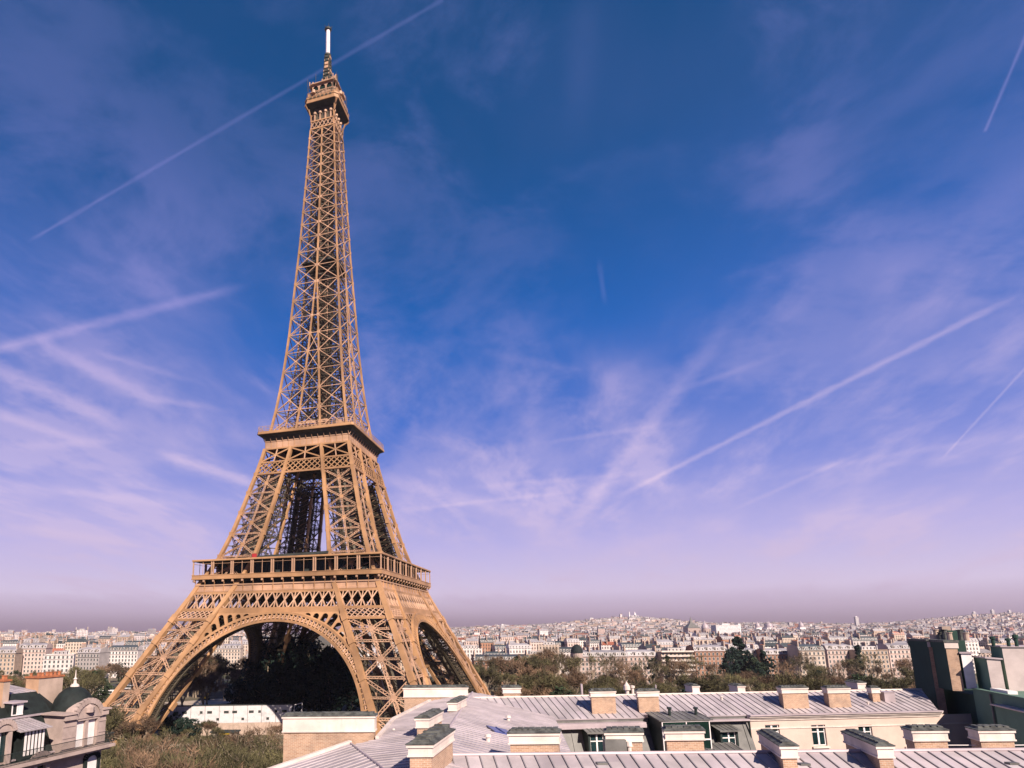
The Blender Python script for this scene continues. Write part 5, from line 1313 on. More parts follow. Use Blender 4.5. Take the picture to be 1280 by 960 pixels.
for px, b, py, kind, colr, w_, lb in ((676, 390, 803, 'bare', 'brown', 1.0, 'very tall brown plane tree right of the tower foot'), (655, 380, 812, 'bare', 'brown', 1.0, 'brown plane tree leaning beside a taller one right of the tower'),
    (698, 400, 810, 'bare', 'brown', 1.0, 'brown plane tree just left of the domed stone block'), (640, 430, 815, 'column', 'green', 1.3, 'slim green tree in front of the orange block right of the tower'), (612, 430, 822, 'column', 'green', 1.1, 'narrow green tree nearest the right foot of the tower'),
    (912, 415, 791, 'column', 'dark', 1.35, 'tallest dark conifer rising above the belt of trees'), (904, 410, 808, 'ever', 'dark', .7, 'broad dark conifer at the foot of the tallest one'), (941, 415, 809, 'column', 'dark', 1.2, 'slim dark conifer right of the tallest one'), (786, 400, 832, 'ever', 'dark', .7, 'small round dark tree in front of the domed stone block'),
    (1057, 415, 803, 'column', 'dark', 1.0, 'thin dark conifer between the pale blocks at the right'), (806, 415, 820, 'column', 'green', 1.1, 'slim green tree beside the terraced block'), (824, 415, 815, 'column', 'green', 1.1, 'climbing green tree in front of the terraced block'), (930, 400, 822, 'ever', 'green', .9, 'round green tree below the slim dark conifer'),
    (1000, 380, 826, 'bare', 'olive', 1.2, 'large olive bare tree before the brick block'), (670, 330, 838, 'ever', 'dark', .6, 'small dark leafy tree under the tall plane trees'), (896, 408, 818, 'ever', 'dark', .55, 'rounded dark tree left of the tallest conifer'), (922, 405, 812, 'ever', 'dark', .6, 'rounded dark tree just right of the tallest conifer'), (932, 395, 826, 'ever', 'dark', .6, 'low dark tree below the slim dark conifer'), (948, 412, 820, 'column', 'dark', 1.0, 'stout dark tree right of the slim dark conifer'), (886, 395, 836, 'ever', 'dark', .55, 'low dark tree at the left end of the dark group')):
    tree(kind, colr, px, b, h_for(py, b), lb, None, w_)

# ------------------------------------------------------------------ white hoarding, plant and paths near the tower
def hoarding():
    a0, a1 = (212-PPX)/FPX*247, (365-PPX)/FPX*251
    p0, p1 = W(a0, 247, 0), W(a1, 251, 0); d = p1-p0; L = d.length; rz = atan2(d.y, d.x)
    T = thing('site_hoarding', 'long white hoarding mottled with black spots at the foot of the tower', 'hoarding', p0, rz)
    H = 10.9
    def spots(T_, co_, c):
        n = T_.noise(co_, .22, 4, .6)
        c = T_.mix(T_.math('MULTIPLY', T_.step(n, .58, .66), .4), c, (.26, .28, .28)); n = T_.noise(co_, .7, 6, .7)
        return T_.mix(T_.math('MULTIPLY', T_.step(n, .60, .66), .5), c, (.16, .18, .17))
    m_ = mat('mottled_sheet', (.58, .54, .54), .7, .06, .5, extra=spots)  # random grey mottling put into the sheet colour
    RW = random.Random(3)
    for i in range(15):
        x = 2+(L-4)*i/14; z = 8.6 if i % 3 else 6.0; w_ = RW.choice((.5, .5, .9)); v_ = MB(); v_.box(x-w_, -.42, z-.45, x+w_, -.29, z+.45); v_.build('opening', M['deck'], T)
    for i in range(1, 9): v_ = MB(); v_.box(L*i/9-.05, -.36, 4.6, L*i/9+.05, -.29, 10.85); v_.build('panel_joint', M['deck'], T)
    mb = MB(); mb.prism([(0, 4.6), (L, 4.6), (L+1.0, H), (-1, H)], -.3, .3); mb.build('panel', m_, T)
    pb = MB(); pb.box(-1, -.25, 0, L+1, 2.5, 4.595); pb.build('plinth', M['tan'], T)
    fr = MB(); fr.box(-1, -.4, H+.003, L+1.6, .4, H+.35)
    fr.build('top_rail', M['deck'], T)
    en = MB()
    for z in (0, 2.8, 5.6): en.bar((L+1.7, 0, z), (L+4.5, 6, z), .18); en.bar((L+1.7, 0, z), (L+4.5, 6, z+2.8), .18)
    en.bar((L+1.7, 0, 0), (L+1.7, 0, H), .2); en.bar((L+4.5, 6, 0), (L+4.5, 6, H), .2); en.bar((L+1.7, 0, H-.1), (L+4.5, 6, H-.1), .2); en.build('scaffold', M['white'], T)
    for i in range(9):
        x = L*(i+.5)/9; b_ = MB(); b_.bar((x, .3, H*.9), (x, 4.5, 0), .22); b_.build('brace', M['deck'], T)
hoarding()
def mast_balloon():
    b = 390; p = W((297-PPX)/FPX*b, b, 0)
    m_ = MB(); m_.lathe([(.6, 0), (.6, .3), (.09, .35), (.08, 4.6)], 0, 0, 8); o = m_.build('pole', M['deck'], None)
    t = thing('lighting_mast', 'white oval lighting balloon on a thin pole left of the dark evergreens', 'lamp', p); o.parent = t
    m_ = MB(); m_.lathe([(0, 4.4), (.7, 4.7), (1.2, 5.6), (1.2, 6.8), (.8, 7.9), (0, 8.3)], 0, 0, 14); m_.build('balloon', M['white'], t, smooth=True)
mast_balloon()
def excavator():
    b = 375; t = thing('yellow_excavator', 'yellow excavator with its arm raised beyond the white hoarding', 'excavator', W((264-PPX)/FPX*b, b, 0), .4)
    for s in (-1.1, 1.1):
        m_ = MB(); m_.prism([(-1.9, .1), (1.9, .1), (2.2, .5), (1.9, .95), (-1.9, .95), (-2.2, .5)], s-.3, s+.3); m_.build('track', M['rubber'], t)
    m_ = MB(); m_.box(-1.6, -1.3, 1.0, 1.4, 1.3, 2.3); m_.box(-1.9, -1.2, 1.1, -1.6, 1.2, 2.1); m_.build('body', M['yellow'], t)
    m_ = MB(); m_.prism([(.2, 2.3), (1.6, 2.3), (1.5, 3.6), (.3, 3.7)], -1.25, -.1); c = m_.build('cab', M['yellow'], t)
    m_ = MB(); m_.box(.45, -1.28, 2.6, 1.4, -1.26, 3.4); m_.box(1.56, -1.1, 2.5, 1.6, -.25, 3.4); m_.build('cab_window', M['glass'], c)
    m_ = MB(); m_.bar((1.2, .4, 2.0), (2.6, .4, 6.6), .6, .7, caps=True); m_.bar((2.6, .4, 6.6), (3.2, .4, 9.6), .4, .5, caps=True); m_.build('boom', M['yellow'], t)
    m_ = MB(); m_.prism([(2.9, 9.4), (3.6, 9.5), (3.9, 8.7), (3.0, 8.6)], -.1, .9); m_.build('bucket', M['rubber'], t)
excavator()
def kiosk():
    b = 228; t = thing('kiosk', 'small stone kiosk with a yellow trimmed dark opening below the white hoarding', 'kiosk', W((287-PPX)/FPX*b, b, 0), -YAW)
    m_ = MB(); m_.box(-4.5, 0, 0, -2.0, 4, 4.2); m_.box(2.0, 0, 0, 4.5, 4, 4.2); m_.box(-2, .5, 0, 2, 4, 1.2); m_.box(-2, 3.2, 1.2, 2, 4, 4.2); m_.build('wall', M['masonry'], t)
    m_ = MB(); m_.box(-4.9, -.5, 4.203, 4.9, 4.4, 4.6); m_.build('roof', M['deck'], t)
    m_ = MB(); m_.box(-2.0, -.12, 3.7, 2.0, .1, 4.15); m_.box(-2.0, -.12, 1.2, -1.8, .1, 3.69); m_.build('trim', M['yellow'], t)
kiosk()
RC = random.Random(5)
for i, (px, b, wdt, lb) in enumerate(((142, 405, 12, 'white coach parked left of the tower leg, nearest of three'), (118, 430, 12, 'white coach parked among trees left of the tower leg, furthest left'), (176, 440, 12, 'white coach parked behind the left tower leg'))):
    t = thing('parked_coach', lb, 'coach', W((px-PPX)/FPX*b, b, 0), RC.uniform(-.15, .25), 'coaches parked left of the tower')
    m_ = MB(); m_.prism([(-6, .5), (6, .5), (6, 3.0), (5.7, 3.4), (-6, 3.4)], -1.25, 1.25); m_.build('body', M['white'], t)
    m_ = MB(); m_.box(-5.6, -1.28, 1.7, 5.4, -1.26, 2.8); m_.build('side_window', M['glass'], t)
    for x in (-4, 3.8):
        for y in (-1.15, 1.15): m_ = MB(); m_.tube([(x, y-.15, .5), (x, y+.15, .5)], .5, 10); m_.face([(x+.5*cos(k*.628), y-.15, .5+.5*sin(k*.628)) for k in range(10)]); m_.build('wheel', M['rubber'], t)
# garden paths (pale sand) left of the tower
def strip(name, pts, w_, m_, z=.02):
    mb = MB(); L = []
    for i, p in enumerate(pts):
        d = (pts[min(i+1, len(pts)-1)]-pts[max(i-1, 0)]); n = Vector((-d.y, d.x, 0)).normalized()*w_/2; L.append([p+n+Vector((0, 0, z)), p-n+Vector((0, 0, z))])
    mb.grid(L); o = mb.build(name, m_); o['kind'] = 'structure'
def gp(px, py): d = ray(px, py); t = -CAM.z/d.z; return CAM+d*t
strip('garden_path', [gp(150, 948), gp(180, 938), gp(215, 932), gp(250, 929)], 5, M['path'])
strip('promenade', [gp(120, 884), gp(230, 880), gp(330, 872), gp(420, 868)], 26, M['path'], .03)
strip('quay_road', [gp(-60, 868), gp(120, 858), gp(260, 850), gp(420, 848), gp(620, 846)], 22, mat('asphalt', (.06, .058, .056), .9, .15, .3), .025)

# ------------------------------------------------------------------ the city
def city_wall_mat(windows=True):
    def ex(T, co_, c):
        at = T.node('ShaderNodeAttribute'); at.attribute_name = 'tint'; c = T.mix(1.0, c, at.outputs[0], 'MULTIPLY')
        uv = T.node('ShaderNodeSeparateXYZ'); T.put(uv.inputs[0], T.node('ShaderNodeTexCoord').outputs['UV'])
        v = T.math('FRACT', T.math('DIVIDE', uv.outputs[1], 3.15)); band = T.math('MULTIPLY', T.step(v, .90, .93, False), .35)
        c = T.mix(band, c, T.mix(1.0, c, (.55, .55, .58), 'MULTIPLY'))
        if windows:
            u = T.math('FRACT', T.math('DIVIDE', uv.outputs[0], 2.6))
            w_ = T.math('MULTIPLY', T.math('COMPARE', u, .5, .24), T.math('COMPARE', v, .46, .33))
            bal = T.noise(T.mapping(uv.outputs[0], (1, 1, 1)), .37, 1)
            c = T.mix(T.math('MULTIPLY', w_, .86), c, (.022, .027, .03))
        return c
    return mat('city_wall' if windows else 'facade_stone', (1, 1, 1), .85, .10, .2, extra=ex)
M['city'] = city_wall_mat(); M['facade'] = city_wall_mat(False)
def roof_dormers(T, co_, c):
    at = T.node('ShaderNodeAttribute'); at.attribute_name = 'tint'; c = T.mix(1.0, c, at.outputs[0], 'MULTIPLY')
    uv = T.node('ShaderNodeSeparateXYZ'); T.put(uv.inputs[0], T.node('ShaderNodeTexCoord').outputs['UV']); u = T.math('FRACT', T.math('DIVIDE', uv.outputs[0], 2.6)); v = uv.outputs[1]
    c = T.mix(T.math('MULTIPLY', T.math('COMPARE', u, .5, .27), T.math('COMPARE', v, 1.45, .95)), c, (.50, .44, .41))
    return T.mix(T.math('MULTIPLY', T.math('COMPARE', u, .5, .17), T.math('COMPARE', v, 1.4, .72)), c, (.02, .025, .028))
M['cityroof'] = mat('city_roof', (1, 1, 1), .5, .12, .3, extra=roof_dormers)
WALLS = {'cream': (.60, .50, .43), 'white': (.72, .66, .65), 'buff': (.50, .39, .31), 'pinkish': (.60, .47, .43), 'grey': (.42, .385, .385), 'brick': (.40, .22, .15)}
ROOFS = {'grey zinc': (.33, .305, .315), 'dark slate': (.06, .07, .072), 'red tile': (.36, .13, .08), 'pale flat': (.44, .41, .40)}
def house_shape(wb, rb, w, d, h, rk, wc, rc, M_, x0=0.0):
    """Block of width w, depth d, eaves height h; mansard, gable or flat top."""
    wb.col = wc; rb.col = rc
    v0 = len(wb.v)
    wb.box(-w/2, 0, -3, w/2, d, h, 0, M_, top=False, bottom=False)
    n = len(wb.f)
    for i in range(n-4, n): wb.uv[i] = [(u+x0, v_-3) for u, v_ in wb.uv[i]]
    if rk == 'flat':
        rb.face([M_ @ Vector(p) for p in ((-w/2, 0, h-.4), (w/2, 0, h-.4), (w/2, d, h-.4), (-w/2, d, h-.4))])
        rb.box(-w*.2, d*.3, h-.39, w*.25, d*.7, h+2.4, 0, M_, bottom=False)
    else:
        k, hm, hr = (1.4, 3.0, 1.2) if rk == 'mansard' else (.01, .05, 3.2)
        P = lambda x, y, z: M_ @ Vector((x, y, z))
        a = [P(-w/2-.3, -.3, h), P(w/2+.3, -.3, h), P(w/2+.3, d+.3, h), P(-w/2-.3, d+.3, h)]
        b = [P(-w/2-.28, k, h+hm), P(w/2+.28, k, h+hm), P(w/2+.28, d-k, h+hm), P(-w/2-.28, d-k, h+hm)]
        fu = [(x0, 0), (x0+w, 0), (x0+w, 3), (x0, 3)] if rk == 'mansard' else None
        rb.face([a[0], a[1], b[1], b[0]], fu); rb.face([a[2], a[3], b[3], b[2]], fu)
        r0, r1 = P(-w/2-.28, d/2, h+hm+hr), P(w/2+.28, d/2, h+hm+hr)
        rb.face([b[0], b[1], r1, r0]); rb.face([b[2], b[3], r0, r1])
        wb.face([a[1], a[2], b[2], r1, b[1]]); wb.face([a[3], a[0], b[0], r0, b[3]])
def place(px, b): a = (px-PPX)/FPX*b*1.0; return a, ground_h(a, b)
CITY = 'apartment blocks of the city beyond the trees'
wmb = MB(); fw_ = .09
for x in (-.72, .72-fw_): wmb.box(x, -.05, 0, x+fw_, .0, 2.1, 0)
wmb.box(-.72+fw_, -.05, 2.0, .72-fw_, 0, 2.1, 0); wmb.box(-.04, -.045, 0, .04, 0, 2.0, 0); wmb.box(-.85, -.16, -.12, .85, 0, 0, 0); wmb.face([(-.66, -.03, 0), (.66, -.03, 0), (.66, -.03, 2.05), (-.66, -.03, 2.05)], mi=1)
WIN = wmb.mesh('window', [M['white'], M['glass']])
dmb = MB(); dmb.box(-.75, -.2, 0, .75, 1.6, 2.0, 0); dmb.face([(-.5, -.21, .2), (.5, -.21, .2), (.5, -.21, 1.7), (-.5, -.21, 1.7)], mi=1); dmb.grid([[(-.95, -.4, 2.0), (.95, -.4, 2.0)], [(-.95, 1.6, 2.35), (.95, 1.6, 2.35)]], mi=2)
DORM = dmb.mesh('dormer', [M['cornice'], M['glass'], M['zincdark']])
def shared_chimney(w):
    m_ = MB(); m_.box(-w/2, -.4, -2, w/2, .4, 2.4, 0); m_.box(-w/2-.1, -.5, 2.4, w/2+.1, .5, 2.65, 1)
    for i in range(int(w/.5)): x = -w/2+.3+i*.5; m_.lathe([(.15, 2.65), (.12, 3.2), (0, 3.2)], x, 0, 6, 2)
    return m_.mesh('chimney', [M['tan'], M['cornice'], M['terracotta']])
CHIM = [shared_chimney(w) for w in (2.2, 3.6, 5.0)]
def house(px, b, w, floors, wall, roof, rk, label, group=CITY, yaw=0.0, d=13, detail=False, R=R_, name='apartment_building'):
    a, z = place(px, b); h = floors*3.15+1.0
    t = thing(name, uniq(label), 'building', W(a, b, z), -YAW+yaw, group)
    j = R.uniform(.86, 1.14); j *= .86 if detail else .95; wc = tuple(min(.82, c*j*k_) for c, k_ in zip(WALLS[wall], (1.0, .965, .92))); jr = R.uniform(.75, 1.15); rc = tuple(c*jr for c in ROOFS[roof])
    wb, rb = MB(), MB(); house_shape(wb, rb, w, d, h, rk, wc, rc, Matrix.Identity(4), R.uniform(0, 2.6))
    if detail:
        for zz in (4.1, h-3.4, h-.5): wb.col = tuple(c*.9 for c in wc); wb.box(-w/2-.1, -.45 if zz > 5 else -.2, zz, w/2+.1, -.003, zz+.28)
    wb.build('wall', M['facade'] if detail else M['city'], t); rb.build('roof', M['cityroof'], t)
    if detail:
        nx = max(3, int(w/2.7)); nf = floors
        while nx*nf > 98: nx -= 1
        for f in range(nf):
            for i in range(nx): inst(WIN, 'window', t, (-w/2+w*(i+.5)/nx, -.004, 1.0+f*3.15))
        if rk == 'mansard':
            for i in range(max(2, nx//2)): inst(DORM, 'dormer', t, (-w/2+w*(i+.5)/max(2, nx//2), .1, h+.35))
    if rk != 'flat':
        for k in range(R.choice((2, 3, 3))):
            c = inst(R.choice(CHIM), 'chimney', t, ((1, -1, R.uniform(-.5, .5))[k]*(w/2-.6), d/2+R.uniform(-3, 1), h+(4.0 if rk == 'mansard' else 2.6)), pi/2)
    else:
        m_ = MB(); m_.lathe([(.25, h), (.25, h+2.5), (.4, h+2.55), (0, h+3)], w*.3, d*.3, 7); m_.build('flue', M['white'], t)
    return t, wc, rc, h
RH_ = random.Random(31)
# the row facing us beyond the trees, right of the tower
FR = 'blocks of the first row beyond the belt of trees'
def dome_on(t, x, y, z, r, m_='slate'):
    q = MB(); q.lathe([(r*1.05, z-3.5), (r*1.05, z)], x, y, 14); q.build('turret', M['facade'] if False else M['stone'], t)
    q = MB(); q.lathe([(r*1.15, z), (r*1.1, z+.6*r), (r*.85, z+1.15*r), (r*.4, z+1.5*r), (.1, z+1.62*r), (.05, z+2.1*r), (0, z+2.1*r)], x, y, 18); q.build('dome', M[m_], t, smooth=True)
t, *_ , h = house(745, 452, 36, 6, 'pinkish', 'grey zinc', 'mansard', 'ornate pinkish stone block with a dark dome on its left corner', FR, detail=True, d=14, R=RH_, name='domed_corner_block')
dome_on(t, -17.2, 1.5, h+2.6, 3.6)
house(790, 456, 26, 6, 'pinkish', 'grey zinc', 'mansard', 'pinkish stone block with grey zinc attic right of the domed corner block', FR, detail=True, R=RH_)
t, wc, rc, h = house(836, 450, 22, 7, 'buff', 'pale flat', 'flat', 'terraced modern block with planted balconies and dark bands', FR, detail=True, R=RH_, name='terraced_block')
for f in range(2, 8):
    m_ = MB(); m_.box(-11.3, -1.9, f*3.15+.6, 11.3, -.45, f*3.15+.85); m_.box(-11.3, -1.95, f*3.15+.85, 11.3, -1.85, f*3.15+1.7); m_.build('balcony', M['cornice'], t)
    if f % 2 == 0 or f == 7:
        m_ = MB()
        for k in range(160): x = RH_.uniform(-11, 11); m_.face([Vector((x, -1.6, f*3.15+1.0))+rnd_dir(RH_)*.5 for _ in range(3)])
        m_.build('balcony_plants', M['leaf_green'], t)
house(878, 455, 23, 7, 'brick', 'grey zinc', 'mansard', 'orange brick block with pale dormers right of the terraced block', FR, detail=True, R=RH_)
house(622, 470, 40, 5, 'brick', 'dark slate', 'mansard', 'long low orange block with dark attic nearest the tower', FR, detail=True, R=RH_)
house(665, 500, 22, 6, 'buff', 'pale flat', 'flat', 'plain buff flat topped block behind the tall plane trees', FR, detail=True, R=RH_)
for px, b, w, fl, wl, rf, rk, lb in ((962, 470, 22, 6, 'brick', 'grey zinc', 'mansard', 'brick block right of the slim dark conifer'), (1001, 455, 18, 7, 'cream', 'dark slate', 'mansard', 'bay fronted cream block with dark dormers right of the brick block'),
    (1036, 470, 21, 7, 'pinkish', 'grey zinc', 'mansard', 'pinkish block left of the thin dark conifer'), (1075, 462, 22, 7, 'buff', 'pale flat', 'flat', 'buff flat topped block right of the thin dark conifer'), (1112, 474, 21, 7, 'pinkish', 'grey zinc', 'mansard', 'pinkish block left of the tall dark chimney walls'), (1150, 480, 20, 7, 'buff', 'grey zinc', 'mansard', 'buff block half hidden by the tall dark chimney walls'),
    (920, 480, 20, 6, 'cream', 'grey zinc', 'mansard', 'cream block behind the tallest dark conifer')):
    house(px, b, w, fl, wl, rf, rk, lb, FR, RH_.uniform(-.1, .1), detail=True, R=RH_)
# left of the tower
FL = 'pale blocks left of the tower'
for px, b, w, fl, wl, rf, rk, yaw, lb in ((82, 470, 20, 7, 'white', 'grey zinc', 'flat', .35, 'white block with dark windows rising behind the orange chimney pots'), (48, 520, 22, 8, 'pinkish', 'grey zinc', 'mansard', .1, 'pinkish block with zinc attic above the mansard building'), (12, 500, 20, 7, 'buff', 'grey zinc', 'mansard', .1, 'buff block at the left edge above the chimney pots'),
    (118, 500, 19, 7, 'grey', 'grey zinc', 'mansard', -.2, 'grey stone block right of the white block with dark windows'), (160, 560, 25, 7, 'white', 'dark slate', 'mansard', .05, 'long white block with a dark attic left of the tower leg'), (198, 580, 22, 7, 'pinkish', 'grey zinc', 'mansard', .05, 'pinkish block touching the left tower leg'),
    (240, 590, 28, 7, 'white', 'grey zinc', 'mansard', 0, 'white block behind the left tower leg'), (285, 600, 28, 7, 'cream', 'grey zinc', 'mansard', 0, 'cream block seen through the left side of the arch'), (440, 600, 28, 6, 'white', 'grey zinc', 'mansard', 0, 'white block seen through the right side of the arch')):
    house(px, b, w, fl, wl, rf, rk, lb, FL, yaw, detail=True, R=RH_)
# rows behind
def sector(px):
    for x, s in ((60, 'at the far left'), (130, 'above the dark slate dome'), (260, 'left of the tower'), (500, 'behind the tower legs'), (640, 'just right of the tower'), (730, 'left of the hilltop church'), (830, 'below the hilltop church'),
                 (900, 'below the big white block'), (980, 'right of the big white block'), (1060, 'above the right chimneys'), (1140, 'left of the dark chimney walls'), (1210, 'behind the dark chimney walls'), (2000, 'at the far right')):
        if px < x: return s
rows_ = [(545, 'second'), (630, 'third'), (730, 'fourth'), (850, 'fifth')]
nh = 0
for b, rn in rows_:
    x = -25.0
    while x < 1300:
        w = RH_.uniform(12, 21); pxw = w/b*FPX; px = x+pxw/2; x += pxw+RH_.choice((0, 0, 0, 3, 8))
        if 330 < px < 425 or (b < 600 and px < 300): continue
        wl = RH_.choices(('cream', 'white', 'buff', 'pinkish', 'grey', 'brick'), (5, 5, 2, 4, 2, 1))[0]; rf = RH_.choices(('grey zinc', 'dark slate', 'red tile', 'pale flat'), (6, 3, .7, 1.6))[0]
        fl = RH_.randint(6, 9) if px < 300 else RH_.randint(5, 8)
        if b > 700: fl += RH_.choice((0, 1))
        rk = 'flat' if rf == 'pale flat' else RH_.choice(('mansard', 'mansard', 'gable'))
        lb = '%s %d storey block, %s roof, %s row %s' % (wl, fl, rf, rn, sector(px))
        house(px, b+RH_.uniform(-14, 14), w, fl, wl, rf, rk, lb, CITY, RH_.uniform(-.3, .3), RH_.uniform(9, 11.5), R=RH_); nh += 1
# everything further out, too many to count
wb, rb = MB(), MB(); RS = random.Random(99)
b = 960.0
while b < 7000:
    x = -40.0
    while x < 1330:
        w = RS.uniform(9, 25)*(1+.3*(b > 2500)); pxw = w/b*FPX; px = x+pxw/2; x += pxw+RS.choice((0, 0, 2, 6, 14))*600/b
        if 335 < px < 420: continue
        bb = b+RS.uniform(-.03, .03)*b; a, z = place(px, bb); h = RS.choice((15, 17, 19, 20, 21, 22, 24, 26, 18))*RS.uniform(.9, 1.1)
        if px < 430: h *= RS.uniform(1.0, 1.35)
        if RS.random() < .012: h *= 1.6
        wl = RS.choices(list(WALLS), (5, 6, 2, 4, 2, .6))[0]; rf = RS.choices(list(ROOFS), (6, 3, .8, 2))[0]
        j = RS.uniform(.9, 1.25); wc = tuple(min(.85, c*j*k_) for c, k_ in zip(WALLS[wl], (1.03, .97, .95))); jr = RS.uniform(.6, 1.15); rc = tuple(c*jr for c in ROOFS[rf])
        p = W(a, bb, z); Mx = Matrix.Translation(p) @ Matrix.Rotation(-YAW+RS.uniform(-.7, .7), 4, 'Z')
        house_shape(wb, rb, w, RS.uniform(8, 12), h, 'flat' if rf == 'pale flat' else RS.choice(('mansard', 'gable')), wc, rc, Mx, RS.uniform(0, 3))
        for sx in (-.5, .5, RS.uniform(-.3, .3)):                # stacks on the party walls
            if RS.random() < .6: rb.col = RS.choice(((.52, .42, .35), (.62, .54, .5), (.38, .22, .15))); rb.box(w*sx-.5, 1.5, h, w*sx+.5, 6.5, h+RS.uniform(3.8, 6), 0, Mx, bottom=False)
    b *= 1.036
o1 = wb.build('distant_city', M['city']); o1['kind'] = 'stuff'; o1['label'] = 'mass of pale distant city houses reaching the horizon'
o2 = rb.build('distant_roofs', M['cityroof']); o2['kind'] = 'stuff'; o2['label'] = 'mass of grey and red roofs of the distant city'
# distant street trees: dark specks among the roofs
RB = random.Random(8)
tb = MB()
for i in range(420):
    px = RB.uniform(-20, 1300)
    if 335 < px < 420: continue
    b = 520*(4.5**RB.random()); a, z = place(px, b); h = RB.uniform(12, 24)*(.8+.2*(b > 900)); p = W(a, b, z)
    for k in range(60):
        c = p+Vector((RB.gauss(0, 3.0), RB.gauss(0, 3.0), h*RB.uniform(.35, 1.0))); tb.face([c+rnd_dir(RB)*1.3 for _ in range(3)])
o3 = tb.build('street_trees', M['leaf_dark']); o3['kind'] = 'stuff'; o3['label'] = 'scattered dark trees among the distant houses'

# landmarks
def landmark(px, b, name, label, cat, yaw=0.0, dz=0.0):
    a, z = place(px, b); return thing(name, label, cat, W(a, b, z+dz), -YAW+yaw)
def church():
    t = landmark(789, 4300, 'hilltop_church', 'white hilltop church with a tall central dome and a slim bell tower', 'church', 0, -2); t.scale = (.8, .8, .8)
    m_ = MB(); m_.box(-28, -20, -20, 28, 40, 26); m_.box(-14, -28, -20, 14, -20, 20); m_.build('nave', M['white'], t)
    def dm(x, y, r, z0, hdr, hd): 
        q = MB(); q.lathe([(r, z0), (r, z0+hdr), (r*1.05, z0+hdr), (r*.98, z0+hdr+hd*.3), (r*.75, z0+hdr+hd*.62), (r*.4, z0+hdr+hd*.9), (r*.2, z0+hdr+hd), (r*.16, z0+hdr+hd*1.25), (0, z0+hdr+hd*1.4)], x, y, 16); return q
    dm(0, 5, 10, 22, 22, 26).build('dome', M['white'], t, smooth=True)
    for x, y in ((-19, -12), (19, -12), (-19, 22), (19, 22)): dm(x, y, 5, 22, 10, 13).build('small_dome', M['white'], t, smooth=True)
    q = MB(); q.box(-38, 34, -20, -28, 44, 52); q.lathe([(5, 52), (5, 62), (4, 70), (1, 78), (0, 84)], -33, 39, 12); q.build('bell_tower', M['white'], t)
church()
def big_white():
    t = landmark(902, 1500, 'white_office_block', 'big plain white block rising above the roofs right of the hilltop church', 'building', .1)
    m_ = MB(); m_.col = (.76, .72, .72); m_.box(-30, 0, 0, 30, 20, 46); m_.box(-12, 4, 46, 8, 14, 50); m_.box(30, 6, 0, 36, 20, 50); m_.build('wall', M['city'], t)
    r = MB(); r.box(-30.5, -.5, 46.003, 30.5, 3.9, 46.8); r.build('parapet', M['white'], t)
big_white()
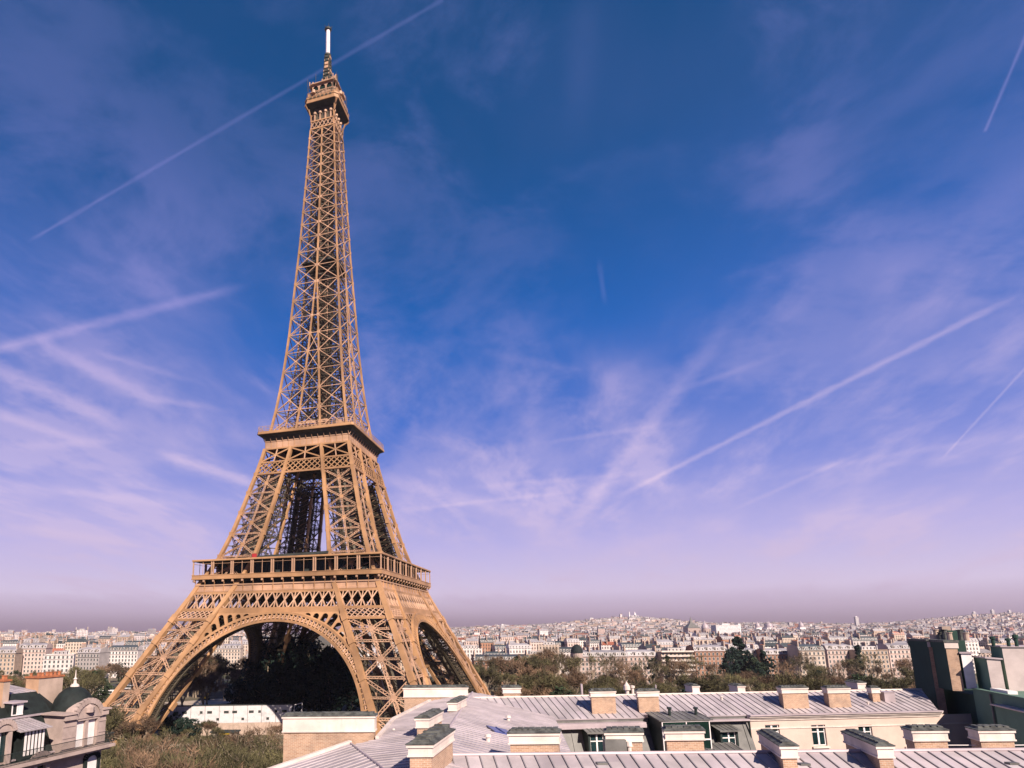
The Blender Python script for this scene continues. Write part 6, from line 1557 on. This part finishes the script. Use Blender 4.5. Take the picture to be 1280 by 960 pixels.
def domes():
    t = landmark(876, 1650, 'domed_church', 'grey domed church left of the big white block', 'church'); t.scale = (.78, .78, .8)
    m_ = MB(); m_.box(-14, 0, 0, 14, 24, 34); m_.lathe([(11, 34), (11, 48)], 0, 12, 14); m_.build('wall', M['stone'], t)
    q = MB(); q.lathe([(11.6, 48), (11, 54), (8, 60), (3.5, 64), (2.2, 65), (2, 70), (0, 74)], 0, 12, 16); q.build('dome', M['zinc'], t, smooth=True)
    t = landmark(860, 1700, 'pyramid_roof_hall', 'hall under a grey pyramid roof with a short spire', 'building')
    m_ = MB(); m_.box(-16, 0, 0, 16, 28, 40); m_.build('wall', M['stone'], t)
    q = MB(); q.grid([[(-17, -1, 40), (17, -1, 40), (17, 29, 40), (-17, 29, 40)], [(-3, 11, 54), (3, 11, 54), (3, 17, 54), (-3, 17, 54)], [(-.2, 13.8, 70), (.2, 13.8, 70), (.2, 14.2, 70), (-.2, 14.2, 70)]], True); q.build('roof', M['zincdark'], t)
    for px, r, lb in ((940, 9, 'pale round domed hall on the skyline, left of a pair'), (955, 14, 'larger pale domed hall on the skyline, right of a pair'), (994, 10, 'pale domed hall on the skyline above the bay fronted cream block')):
        t = landmark(px, 2600, 'domed_hall', lb, 'building'); m_ = MB(); m_.box(-r*1.2, 0, -10, r*1.2, r*2, 30); m_.build('wall', M['white'], t)
        q = MB(); q.lathe([(r, 30), (r, 36), (r*.9, 42), (r*.55, 48), (r*.2, 51), (0, 58)], 0, r, 16); q.build('dome', M['zinc'], t, smooth=True)
    for px, b, h, lb in ((1062, 3600, 70, 'slim pale tower block on the skyline'), (1208, 4600, 46, 'tower block on the right hand hill, left of three'), (1231, 4600, 52, 'tower block on the right hand hill, middle of three'), (1252, 4600, 44, 'tower block on the right hand hill, right of three'), (520+105, 2900, 44, 'slim tower on the skyline right of the tower foot')):
        t = landmark(px, b, 'tower_block', lb, 'building'); m_ = MB(); m_.col = (.6, .55, .55); m_.box(-9, 0, -5, 9, 12, h); m_.build('wall', M['city'], t); m_ = MB(); m_.box(-4, 3, h+.003, 4, 9, h+4); m_.build('lift_housing', M['white'], t)
domes()

# ------------------------------------------------------------------ haze
hz = MB(); p = [W(-9000, -600), W(9000, -600), W(9000, 8200), W(-9000, 8200)]
lo, hi_z = -4.0, 345.0
hz.face([q+Vector((0, 0, lo)) for q in reversed(p)]); hz.face([q+Vector((0, 0, hi_z)) for q in p])
for i in range(4):
    a, b_ = p[i], p[(i+1) % 4]; hz.face([a+Vector((0, 0, lo)), b_+Vector((0, 0, lo)), b_+Vector((0, 0, hi_z)), a+Vector((0, 0, hi_z))])
hm = bpy.data.materials.new('haze'); hm.use_nodes = True; T_ = NT(hm.node_tree); T_.n.clear()
out = T_.node('ShaderNodeOutputMaterial'); pvol = T_.node('ShaderNodeVolumePrincipled')
pvol.inputs['Color'].default_value = (.80, .74, .86, 1); pvol.inputs['Density'].default_value = 0.00005; pvol.inputs['Anisotropy'].default_value = 0.2
T_.l.new(pvol.outputs[0], out.inputs['Volume'])
ho_ = hz.build('haze', hm); ho_['kind'] = 'stuff'; ho_['label'] = 'thin mauve haze over the city'
